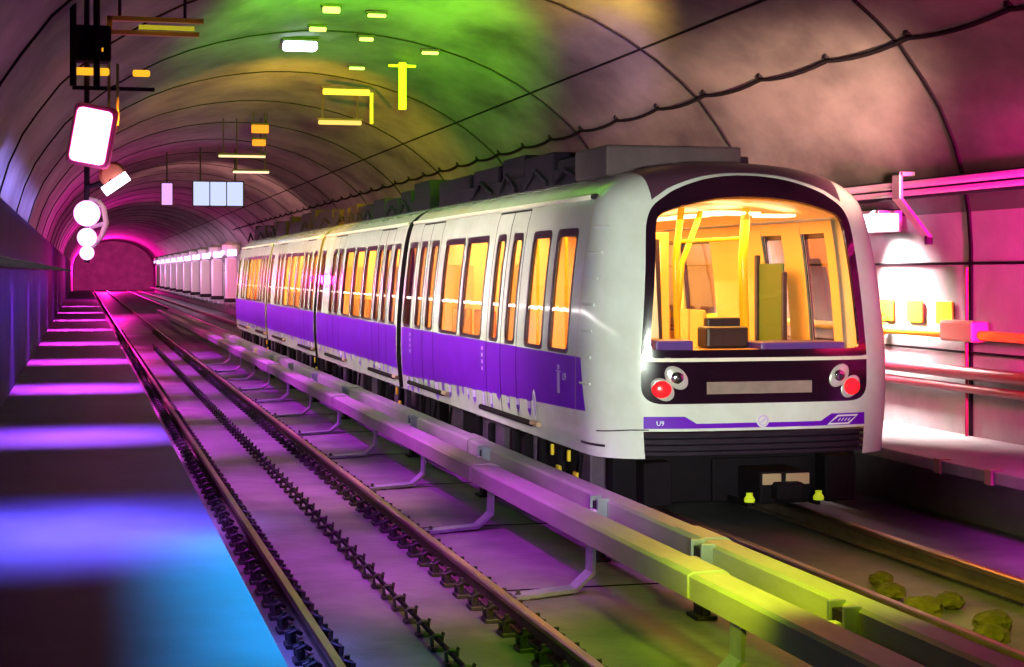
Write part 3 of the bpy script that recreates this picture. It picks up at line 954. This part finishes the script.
for pts, r in (([(-.93, 16.85, 1.6), (-.93, 16.85, 2.45), (-1.0, 16.95, 2.8), (-1.08, 17.1, 3.0)], .045), ([(-.44, 16.95, 1.6), (-.47, 16.95, 2.5), (-.38, 17.0, 3.08)], .035), ([(-.36, 17.2, 1.9), (-.30, 17.2, 2.5), (-.05, 17.3, 3.05)], .03), ([(.30, 16.9, 1.6), (.27, 16.9, 2.5), (.33, 16.95, 3.08)], .05)):
    pl.tube([(CX + a, b, c) for a, b, c in pts], r, 10)
pl.tube([(CX - .45, 17.0, 2.72), (CX + .3, 17.0, 2.76)], .02, 8)
each(pl, 'yellow_grab_pole', M['yellow'], train, smooth=True)
each(MB().box(CX - .05, CX + .20, 16.9, 17.25, 3.02, 3.05, .005).box(CX + .24, CX + .48, 16.9, 17.25, 3.01, 3.04, .005).box(CX + .52, CX + .88, 16.9, 17.25, 2.99, 3.02, .005), 'cab_lamp', M['saloonlamp'], train)

# ------------------------------------------------------------------ right wall fittings
def pipe(x, z, r, y0, y1, m, name, label, cat, group=None, n=12):
    o = MB().tube([(x, y0 + (y1 - y0) * i / 6, z) for i in range(7)], r, n).build(name, m, smooth=True, auto=60)
    tag(o, label, cat, group); return move_origin(o, (x, y0, z))
YE = 60
t = empty('cable_tray', (9.86, 6, 3.40), 'pale double conduit run high on the right wall beside the train', 'conduit')
MB().tube([(9.73, yy, 3.46) for yy in (2, 30, YE)], .045, 10).build('conduit', M['pipe'], t, smooth=True)
MB().tube([(9.74, yy, 3.36) for yy in (2, 30, YE)], .035, 10).build('conduit', M['pipe'], t, smooth=True)
MB().box(9.785, 9.85, 2, YE, 3.29, 3.53, .01).build('tray', M['dark'], t)
for yv in (12.5, 18.95, 25.5):
    t = empty('wall_bracket', (9.9, yv, 3.4), 'pale angled arm hanging from the conduit run on the right wall', 'bracket', 'angled arms on the right wall')
    MB().box(9.62, 9.67, yv - .10, yv + .10, 3.28, 3.62, .01).box(9.62, 9.83, yv - .10, yv + .10, 3.565, 3.62, .01).build('plate', M['pipe'], t)
    MB().add([(9.62, yv + .10, 3.30), (9.62, yv - .10, 3.30), (9.84, yv - .42, 2.82), (9.84, yv - .30, 2.80), (9.67, yv + .10, 3.30), (9.67, yv - .10, 3.30), (9.89, yv - .42, 2.82), (9.89, yv - .30, 2.80)],
             [(0, 1, 2, 3), (7, 6, 5, 4), (0, 4, 5, 1), (1, 5, 6, 2), (2, 6, 7, 3), (3, 7, 4, 0)]).build('arm', M['pipe'], t)
    MB().lathe([(.05, 0), (.05, .1), (.03, .12)], (9.87, yv - .36, 2.73), n=10).build('foot_knob', M['dark'], t)
wg = lamp_mat('wall_lamp_glow', (.84, .82, 1.0), 6)
for yv, lab in ((19.4, 'bright white box lamp on the right wall beside the train front'), (25.9, 'added white box lamp on the right wall hidden behind the train')):  # second lamp added out of sight to light the wall behind the windows
    t = empty('wall_lamp', (9.9, yv, 3.0), lab, 'lamp', 'box lamps on the right wall')
    MB().box(9.60, 9.90, yv - .02, yv + 1.24, 3.13, 3.17, .01).box(9.88, 9.93, yv - .02, yv + 1.24, 2.9, 3.17, .01).build('housing', M['pipe'], t)
    MB().add([(x, y, z) for y in (yv, yv + 1.2) for x, z in ((9.62, 3.12), (9.87, 3.12), (9.87, 2.92), (9.75, 2.92))], [(3, 2, 1, 0), (4, 5, 6, 7), (0, 1, 5, 4), (1, 2, 6, 5), (2, 3, 7, 6), (3, 0, 4, 7)]).build('diffuser', wg, t)
py = empty('yellow_pipe', (9.86, 6, 1.68), 'yellow pipe along the right wall with a square joint box', 'pipe')
MB().tube([(9.86, yy, 1.68) for yy in (2, 20, YE)], .055, 12).build('tube', M['yel'], py, smooth=True)
MB().box(9.74, 9.97, 17.35, 18.1, 1.60, 1.84, .03).build('joint_box', M['beige'], py)
MB().lathe([(.07, -.1), (.085, -.08), (.085, .08), (.07, .1)], (9.86, 19.85, 1.68), 'y', 14).lathe([(.03, 0), (.03, .12), (.06, .13), (.06, .15)], (9.86, 19.85, 1.73), n=12).build('valve', M['yel'], py)
pipe(9.84, 1.24, .075, 2, YE, M['redpipe'], 'red_pipe', 'upper thick red pipe along the right wall below the yellow pipe', 'pipe', 'red pipes')
pr_ = pipe(9.86, 1.06, .05, 2, YE, M['redpipe'], 'red_pipe', 'lower thin red pipe along the right wall just above the ledge', 'pipe', 'red pipes')
pipe(9.96, 1.47, .014, 2, YE, M['black'], 'wall_cable', 'thin dark cable on the right wall between yellow and red pipes', 'cable')
for i, (y0, y1, lab) in enumerate(((19.70, 20.12, 'yellow square plate on the right wall nearest the train'), (18.93, 19.33, 'middle one of three yellow square plates on the right wall'), (18.18, 18.58, 'yellow square plate on the right wall above the joint box'))):
    o = MB().box(9.955, 9.985, y0, y1, 1.78, 2.05, .006).build('wall_plate', M['yplate']); tag(o, lab, 'plate', 'yellow plates on the right wall'); move_origin(o, (9.97, y0, 1.78))
o = MB().tube([(9.93, 17.79, .5), (9.93, 17.79, 2.45)], .02, 8).build('riser_conduit', M['redpipe']); tag(o, 'thin upright conduit on the right wall behind the joint box', 'conduit'); move_origin(o, (9.93, 17.79, .5))
for yv in (12.2, 14.6, 15.6):
    o = MB().add([(x, q, z) for q in (yv - .06, yv + .06) for x, z in ((8.37, .37), (8.397, .37), (8.397, .503), (8.5, .503), (8.5, .515), (8.37, .515))], [(0, 1, 2, 3, 4, 5), (11, 10, 9, 8, 7, 6)] + [(i, i + 6, (i + 1) % 6 + 6, (i + 1) % 6) for i in range(6)]).build('edge_marker', M['beige']); tag(o, 'small brown marker on the edge of the right ledge', 'marker', 'markers on the right ledge edge'); move_origin(o, (8.39, yv, .4))

# cable hung in scallops along the vault, on hooks
hooks = [11.0 + 2.15 * i for i in range(45)]
cx_, cz_ = 9.02, 5.03
pts = []
for a, b in zip(hooks, hooks[1:]):
    for i in range(6):
        tt = i / 6; pts.append((cx_ - .02, a + (b - a) * tt, cz_ - .055 * 4 * tt * (1 - tt)))
o = MB().tube([(cx_ - .02, 2, cz_)] + pts, .028, 6).build('hanging_cable', M['seam'], smooth=True); tag(o, 'dark cable hung in small scallops along the vault above the train', 'cable'); move_origin(o, (cx_, 2, cz_))
hk = None
for yv in hooks[:40]:
    if hk is None:
        hk = MB().box(cx_ - .05, cx_ + .07, yv - .05, yv + .05, cz_ + .03, cz_ + .10, .01).build('cable_hook', M['seam']); tag(hk, 'small dark hook holding the scalloped cable on the vault', 'hook', 'hooks of the scalloped vault cable'); move_origin(hk, (cx_, yv, cz_))
    else:
        c = hk.copy(); COL.objects.link(c); c.location.y = yv

# ------------------------------------------------------------------ lamps on the left, window glass reflections built as objects overhead
def strip_reflection(name, p, size, col, s, label, group=None, cat='lamp', hang=None, m=None):  # glowing box standing in for a reflection in the window glass
    t = empty(name, p, label, cat, group)
    w, d, h = size
    MB().box(p[0] - w / 2, p[0] + w / 2, p[1], p[1] + d, p[2] - h / 2, p[2] + h / 2, min(w, d, h) * .25).build('diffuser', lamp_mat(name + '_glow', col, s), t)
    MB().box(p[0] - w / 2 - .03, p[0] + w / 2 + .03, p[1] + .02, p[1] + d + .03, p[2] + h / 2, p[2] + h / 2 + .05, .01).build('housing', M['dark'], t)
    if hang:
        hr = MB()
        for dx in (-w * .4, w * .4): hr.tube([(p[0] + dx, p[1] + d / 2, p[2] + h / 2 + .03), (p[0] + dx, p[1] + d / 2, hang)], .02, 6)
        each(hr, 'hanger_rod', M['dark'], t)
    return t
# left cluster (on an arm from the left wall)
t = empty('floodlight', (.06, 18, 3.6), 'big white glowing floodlight hung over the walkway on the left', 'lamp')
R_ = Matrix.Rotation(math.radians(10), 3, 'Y')
MB().box(-.09, .27, 18.0, 18.08, 3.52, 4.08, .05, R_).build('lens', lamp_mat('flood_glow', (1, .28, .62), 6), t)
MB().box(-.12, .33, 18.04, 18.3, 3.49, 4.13, .06, R_).build('housing', mat('flood_pink', (.7, .08, .3), .4), t)
MB().tube([(.06, 18.3, 3.75), (.06, 18.47, 3.75)], .035, 8).build('arm', M['dark'], t)
t = empty('tube_lamp', (.06, 18.2, 3.4), 'slanted white tube lamp with a brown hood beneath the floodlight', 'lamp')
MB().tube([(.22, 18.1, 3.23), (.46, 18.1, 3.40)], .055, 10).build('tube', lamp_mat('tube_glow', (1, .82, .95), 6), t)
MB().lathe([(.02, -.06), (.11, -.05), (.14, 0), (.10, .05), (.03, .07)], (.31, 18.3, 3.42), 'y', 18).build('hood', mat('brown_hood', (.55, .16, .10), .5), t)
MB().tube([(.3, 18.25, 3.36), (.2, 18.36, 3.33), (.06, 18.46, 3.30)], .025, 8).build('arm', M['dark'], t)
for (px, py_, pz, r, lab) in ((.05, 18.25, 3.01, .135, 'large round glowing lamp below the slanted tube lamp'), (.05, 18.28, 2.76, .10, 'small round glowing lamp low on the hanging mast'), (.05, 18.32, 2.60, .075, 'smallest round glowing lamp at the foot of the hanging mast')):
    t = empty('globe_lamp', (px, py_, pz), lab, 'lamp', 'round lamps on the hanging mast')
    bm = bmesh.new(); bmesh.ops.create_uvsphere(bm, u_segments=20, v_segments=12, radius=r)
    obj('globe', [v.co + Vector((px, py_, pz)) for v in bm.verts], [[v.index for v in f.verts] for f in bm.faces], lamp_mat('globe_glow', (1, .30, .85), 4), t, smooth=True); bm.free()
    MB().tube([(px, py_ + r * .9, pz), (.05, 18.49, pz)], .02, 8).build('arm', M['dark'], t)
    MB().lathe([(r * .6, 0), (r * .7, .04), (r * .3, .07)], (px, py_ + r * .80, pz), 'y', 14).build('collar', M['dark'], t)
t = empty('curved_guard', (.2, 18.5, 2.9), 'curved pale guard bar beside the round lamps on the left', 'guard')
MB().tube([(.16, 18.5, 3.15), (.22, 18.5, 3.08), (.25, 18.5, 2.92), (.2, 18.5, 2.78), (.1, 18.5, 2.66)], .03, 8).build('bar', M['cream'], t, smooth=True)
each(MB().tube([(.25, 18.5, 2.92), (.05, 18.5, 2.86)], .022, 8).tube([(.16, 18.5, 3.15), (.05, 18.5, 3.18)], .022, 8).tube([(.1, 18.5, 2.66), (.05, 18.5, 2.64)], .022, 8), 'arm', M['far'], t)
o = MB().tube([(.05, 18.5, 2.50), (.05, 18.5, 4.2), (.05, 18.5, 5.35)], .03, 10).build('lamp_mast', M['dark']); tag(o, 'dark mast hung from the vault carrying the lamps on the left', 'mast'); move_origin(o, (.05, 18.5, 5.35))
# blurred window glass reflection, built as a hung frame with amber strips
t = empty('gantry_reflection', (.3, 18.4, 4.0), 'window glass reflection built as a dark frame with amber strips above the floodlight', 'gantry')
g = MB()
for xx in (-.09, .15): g.tube([(xx, 18.4, 4.35), (xx, 18.4, 5.6)], .035, 8)
g.box(-.12, .30, 18.4, 18.7, 4.62, 5.0, .03).box(-.1, .75, 18.45, 18.5, 4.32, 4.36, .005)
g.build('frame', M['black'], t)
al = lamp_mat('amber_glow', (1, .42, .02), 1.3)
MB().box(-.07, .28, 18.4, 18.46, 4.47, 4.55, .02).build('amber_reflection', al, t)
MB().box(.52, .70, 18.4, 18.46, 4.47, 4.54, .02).build('amber_reflection', al, t)
MB().box(.18, .24, 18.4, 18.46, 4.70, 4.78, .02).build('amber_reflection', al, t)
MB().box(.26, .29, 18.42, 18.48, 3.95, 4.6, .008).box(.35, .38, 18.42, 18.48, 3.95, 4.6, .008).build('hanger', M['olive'], t)
t = empty('frame_reflection', (.3, 19, 5.0), 'window glass reflection built as an olive frame at the top left of the vault', 'sign')  # olive reflection in the window glass, built as a frame
MB().box(.26, 1.25, 19.0, 19.08, 4.99, 5.04, .005).box(.26, 1.3, 19.0, 19.08, 5.14, 5.19, .005).box(.26, .32, 19.0, 19.08, 4.99, 5.19, .005).build('frame', M['yel'], t)
MB().box(.6, 1.2, 18.98, 19.0, 5.05, 5.10, .004).build('light_bar', lamp_mat('olive_glow', (.7, .6, .03), .6), t)
each(MB().tube([(.4, 19.04, 5.19), (.4, 19.04, 5.6)], .02, 6).tube([(1.1, 19.04, 5.19), (1.1, 19.04, 6.0)], .02, 6), 'hanger_rod', M['dark'], t)
# station reflections in the window glass, built as glowing boxes under the vault
strip_reflection('box_reflection', (3.95, 31.6, 6.62), (.62, .35, .16), (.8, .85, 1.0), 7, 'white box shaped window reflection inside the green glow on the vault')
for (x, y, z, w, h, lab) in ((4.05, 30, 6.70, .3, .07, 'short green strip reflection above the white box reflection'), (3.95, 27.6, 6.68, .28, .10, 'bright lime strip reflection at the top edge of the vault'), (5.0, 30.5, 6.62, .25, .06, 'small green strip reflection right of the white box reflection'), (4.75, 27.9, 6.66, .3, .05, 'thin green strip reflection near the top of the picture'), (5.3, 33.5, 6.45, .3, .05, 'thin green strip reflection low right of the white box reflection'), (6.2, 30.6, 6.42, .3, .05, 'thin green strip reflection right of the green glow')):
    strip_reflection('strip_reflection', (x, y, z), (w, .08, h), (.65, 1, .12), 3, lab, 'green strip reflections on the vault')
t = strip_reflection('strip_reflection', (5.7, 37.5, 6.40), (1.05, .1, .13), (1, .82, .05), 1.8, 'upper wide yellow strip reflection under the vault', 'yellow strip reflections')  # yellow bars reflected in the window glass, built as hung strips
MB().box(6.22, 6.30, 37.5, 37.6, 5.7, 6.4, .01).build('side_bar', M['olive'], t)
strip_reflection('strip_reflection', (5.66, 38.2, 5.78), (.98, .1, .10), (1, .72, .15), 1.2, 'lower wide yellow strip reflection under the vault', 'yellow strip reflections', hang=6.5)
t = empty('rod_reflection', (6.2, 33, 6.5), 'yellowish rod shaped window reflection with a short arm under the green vault', 'rod')  # upright streak reflected in the window glass, built as a rod
MB().box(6.05, 6.2, 33, 33.1, 5.6, 6.53, .01).build('rod', M['yel'], t); MB().box(5.85, 6.4, 33.02, 33.08, 6.44, 6.49, .01).build('arm', M['yel'], t)
for (u, z, w, h, lab, yy) in ((4.65, 6.25, .46, .22, 'upper small orange window reflection below the vault crown', 46), (4.62, 5.88, .36, .17, 'lower small orange window reflection below the vault crown', 46)):  # orange window glass reflections, built as small glowing boxes
    strip_reflection('orange_reflection', (u, yy, z), (w, .1, h), (1, .30, .02), 1.6, lab, 'small orange reflections', hang=6.7)
strip_reflection('orange_strip_reflection', (4.35, 48, 5.64), (1.3, .1, .06), (1, .75, .35), 1.6, 'thin upper orange strip reflection above the blue white panels', 'thin orange strip reflections', hang=6.7)  # thin reflections in the window glass, built as glowing strips
strip_reflection('orange_strip_reflection', (4.60, 48, 5.20), (1.0, .1, .06), (1, .75, .45), 1.6, 'thin lower orange strip reflection just above the blue white panels', 'thin orange strip reflections', hang=6.7)
# bright window glass reflections, built as a triple and a single light box
t = empty('panel_reflection', (4.6, 60, 5.1), 'wide blue white window reflection built as three panels in the far vault', 'sign')
for i in range(3):
    MB().box(3.76 + i * .58, 4.30 + i * .58, 60, 60.08, 4.72, 5.54, .02).build('panel', lamp_mat('sign_glow', (.55, .62, 1.0), 1.25), t)
MB().box(3.72, 5.52, 60.06, 60.25, 4.68, 5.58, .02).build('case', M['dark'], t)
each(MB().tube([(4.0, 60.15, 5.58), (4.0, 60.15, 6.75)], .03, 6).tube([(5.2, 60.15, 5.58), (5.2, 60.15, 6.7)], .03, 6), 'hanger_rod', M['dark'], t)
t = empty('panel_reflection', (2.85, 60.5, 5.1), 'small narrow lilac window reflection left of the wide blue white panels', 'sign')
MB().box(2.70, 3.06, 60.5, 60.58, 4.75, 5.5, .02).build('panel', lamp_mat('sign_glow_small', (.8, .4, 1.0), 1.2), t)
MB().box(2.66, 3.10, 60.56, 60.7, 4.71, 5.54, .02).build('case', M['dark'], t)
MB().tube([(2.88, 60.63, 5.54), (2.88, 60.63, 6.6)], .03, 6).build('hanger_rod', M['dark'], t)

# ------------------------------------------------------------------ far platform with its row of columns
colm = None
colglow = lamp_mat('column_glow', (.9, .55, 1.0), 2.5)
for i in range(10):
    yv = 108 + 11.5 * i
    if colm is None:
        t = empty('platform_column', (9.1, yv, .5), 'pale lit column in the row on the far platform beyond the train', 'column', 'columns on the far platform')
        MB().box(8.75, 9.45, yv - .5, yv + .5, .5, 3.3, .08).build('shaft', M['far'], t)
        MB().box(8.68, 9.52, yv - .57, yv + .57, .5, .75, .05).build('base', M['dark'], t)
        MB().lathe([(.2, 0), (.55, .35), (.6, .8), (.3, 1.0)], (9.1, yv, 3.3), n=12).build('capital', M['far'], t)
        MB().box(8.5, 8.62, yv - .55, yv + .55, 3.45, 3.75, .03).box(8.8, 9.4, yv - .66, yv - .6, 3.4, 3.8, .03).build('lamp', colglow, t)
        colm = t
    else:
        o = copy_tree(colm); o.location.y = yv
# row of round buffers under the platform edge
bf = None
for i in range(26):
    yv = 62 + 4.2 * i
    if bf is None:
        bf = MB().lathe([(.03, -.06), (.10, -.05), (.12, 0), (.09, .07)], (8.33, yv, .44), 'x', 12).build('edge_buffer', M['galv']); tag(bf, 'round steel buffer under the edge of the far platform', 'buffer', 'buffers under the far platform edge'); move_origin(bf, (8.33, yv, .44))
    else:
        c = bf.copy(); COL.objects.link(c); c.location.y = yv

# light line added for the streak on the train side, louvres screen it
t = empty('added_light_line', (-.95, 12, 2.5), 'screened white light line added on the dark left wall for the train side streak', 'lamp')
ZLN = 2.52
MB().box(-.945, -.938, 12, 150, ZLN - .04, ZLN + .04).build('tube', lamp_mat('line_glow', (1, .93, .88), 14), t)
lv = MB(); y = 12
while y < 150:
    lv.box(-.948, -.875, y, y + .012, ZLN - .055, ZLN + .055); y += .9
lv.box(-.948, -.87, 12, 150, ZLN + .055, ZLN + .065).box(-.948, -.87, 12, 150, ZLN - .065, ZLN - .055)
lv.build('hiding_louvre', M['black'], t)

# ------------------------------------------------------------------ lights
def light(kind, name, loc, target, energy, col, size=1.0, size_y=None, spot=60, blend=.6, spread=None):
    d = bpy.data.lights.new(name, kind); d.energy = energy; d.color = col
    if kind == 'AREA':
        d.size = size
        if size_y: d.shape = 'RECTANGLE'; d.size_y = size_y
        if spread: d.spread = math.radians(spread)
    elif kind == 'SPOT':
        d.spot_size = math.radians(spot); d.spot_blend = blend; d.shadow_soft_size = size
    else: d.shadow_soft_size = size
    o = bpy.data.objects.new(name, d); COL.objects.link(o); o.location = loc
    if target is not None:
        o.rotation_euler = (Vector(target) - Vector(loc)).to_track_quat('-Z', 'Y').to_euler()
    return o
# station light from behind falling on the train
light('SPOT', 'station_light', (1.6, 1.5, 2.2), (6.2, 17.5, 1.95), 8600, (.88, 1, .84), .5, spot=18.5, blend=.5)
light('AREA', 'train_side_fill', (-.3, 38, 3.7), (4.9, 38, 2.2), 760, (1, .94, .76), 38, .3, spread=46)  # fill added above the walkway to brighten the train side
# green and amber washes on the vault
light('SPOT', 'green_wash', (3.2, 17, 4.2), (4.9, 30, 6.8), 80000, (.20, 1, .004), .3, spot=34, blend=1)
light('SPOT', 'amber_wash', (3.5, 30, 3.8), (5.6, 48, 6.6), 20000, (1, .46, .02), .3, spot=50, blend=1)
light('SPOT', 'olive_wash', (7.0, 20, 5.5), (7.4, 35, 6.4), 8000, (.9, .56, .12), .3, spot=44, blend=1)
light('SPOT', 'lamp_glow', (.5, 18.0, 3.9), (1.0, 32, 5.6), 1300, (1, .25, .02), .2, spot=44, blend=1)
light('SPOT', 'far_wash', (5.0, 62, 3.2), (6.5, 95, 6.0), 22000, (1, .40, .40), .5, spot=56, blend=1)
light('SPOT', 'warm_wash', (6.6, 10, 3.2), (9.5, 22.3, 4.7), 52000, (1, .58, .42), .3, spot=17, blend=1)
light('SPOT', 'magenta_wash', (8.7, 8.3, 2.2), (10.0, 15.4, 2.5), 40000, (1, .006, .34), .3, spot=31, blend=1)
light('SPOT', 'red_wash', (7.2, 8, 3.5), (9.0, 14.8, 5.4), 4500, (1, .01, .22), .3, spot=46, blend=1)
light('AREA', 'wall_lamp_light', (9.3, 19.9, 2.88), (9.98, 19.4, 1.5), 360, (1, .84, .84), .3, 1.2, spread=90)
light('AREA', 'wall_lamp_light', (9.3, 25.0, 2.88), (9.98, 24.6, 1.9), 260, (.80, .86, 1), .3, 3.0, spread=120)  # belongs to the added lamp hidden behind the train
light('AREA', 'blue_panel', (.4, 34, 2.7), (-.95, 34, 2.0), 160, (.22, .08, 1), 30, .2, spread=60)
light('SPOT', 'violet_vault', (6, 19, 5.0), (8.3, 26.5, 5.8), 4500, (.28, .04, 1), .2, spot=20, blend=1)
# purple over the track bed
for yv, e in ((15.5, 800), (21, 1100), (27, 1400), (33, 1400), (39, 1400), (46, 1500), (54, 1500)):
    light('SPOT', 'purple_track', (2.7, yv, 2.9), (2.9, yv, -.2), e, (.55, .02, .78), .1, spot=98, blend=.8)
light('SPOT', 'lime_foreground', (4.9, 8.2, 3.4), (5.2, 11.2, 0), 1000, (.60, .80, .01), .2, spot=60, blend=1)
light('SPOT', 'lime_beam', (2.6, 8.5, 1.9), (4.5, 10.6, .3), 900, (.66, .82, .01), .2, spot=40, blend=1)
light('SPOT', 'green_floor', (3.6, 7.8, 3.0), (3.3, 11.0, -.2), 600, (.30, .85, .01), .2, spot=44, blend=1)
light('SPOT', 'amber_rail', (3.3, 9.0, 3.0), (3.06, 13.0, 0), 900, (1, .45, .1), .2, spot=30, blend=1)
light('SPOT', 'amber_rail', (3.5, 17.5, 2.8), (3.06, 19.5, 0), 420, (1, .50, .2), .2, spot=50, blend=1)
light('SPOT', 'violet_near', (1.9, 10.5, 3.0), (2.4, 14.5, -.2), 700, (.55, .14, .85), .3, spot=66, blend=1)
light('SPOT', 'magenta_ledge', (7.6, 10.5, 1.8), (8.9, 12.6, .05), 2800, (.75, .01, .75), .2, spot=60, blend=1)
# walkway pools
for yv, e, c in ((11.2, 70, (.17, .16, 1)), (17.7, 90, (.42, .12, 1)), (24.9, 110, (.75, .08, .95)), (32.3, 120, (1, .06, .75)), (40.5, 130, (1, .05, .65)), (50, 150, (1, .05, .6)), (60, 160, (1, .05, .55)), (71, 160, (1, .05, .55)), (84, 160, (1, .05, .55))):
    light('AREA', 'walkway_pool', (-.05, yv, 2.95), (-.05, yv, .75), e * (3.0 if yv < 12 else 1.9), c, 1.5, 1.5 if yv < 12 else .25, spread=66)
light('AREA', 'cyan_edge', (1.15, 8.9, 2.2), (.80, 8.9, .75), 62, (.02, .74, 1), 4.0, .1, spread=46)
# magenta glow at the far end, blue on the left vault
light('POINT', 'magenta_far', (1.6, 60, 2.8), None, 450, (1, .01, .45), .2)
light('POINT', 'magenta_far', (2.0, 104, 2.6), None, 1300, (1, .01, .45), .3)
light('POINT', 'magenta_far', (3.0, 225, 3.0), None, 12000, (1, .01, .40), .3)
light('AREA', 'blue_left', (.3, 30, 3.2), (-1.05, 30, 3.7), 170, (.26, .22, 1), 16, .2, spread=40)
light('AREA', 'platform_columns', (7.0, 155, 2.6), (9.4, 155, 2.0), 1800, (1, .52, .85), 100, .6)
# saloon lights
for ci, (ya, yb) in enumerate(cars):
    L_ = yb - ya - 1.6
    light('AREA', 'saloon_light', (CX, (ya + yb) / 2 + .5, 2.98), (CX, (ya + yb) / 2 + .5, 0), 430, (1, .44, .07), 1.6, L_)
light('AREA', 'cab_light', (CX, 17.0, 2.95), (CX, 17.0, 0), 45, (1, .44, .06), 1.4, 1.0)

# ------------------------------------------------------------------ world, camera, view
w = bpy.data.worlds.new('World'); SC.world = w; w.use_nodes = True
w.node_tree.nodes['Background'].inputs['Color'].default_value = (.07, .012, .12, 1)
w.node_tree.nodes['Background'].inputs['Strength'].default_value = .3
cam = bpy.data.cameras.new('Camera'); co = bpy.data.objects.new('Camera', cam); COL.objects.link(co)
f_px = 1700.0
cam.sensor_width = 36; cam.lens = f_px / 1024 * 36; cam.clip_end = 600; cam.clip_start = .1
cam.shift_y = -61.5 / 1024
co.location = (0, 0, EYE); co.rotation_euler = (PI / 2, 0, -math.atan(430 / f_px))
SC.camera = co
SC.view_settings.view_transform = 'Standard'; SC.view_settings.look = 'None'
SC.view_settings.exposure = 0.0; SC.view_settings.gamma = 1.0; SC.view_settings.use_curve_mapping = False
SC.cycles.use_denoising = True
SC.cycles.max_bounces = 6; SC.cycles.diffuse_bounces = 2; SC.cycles.transparent_max_bounces = 12; SC.cycles.sample_clamp_indirect = 4.0
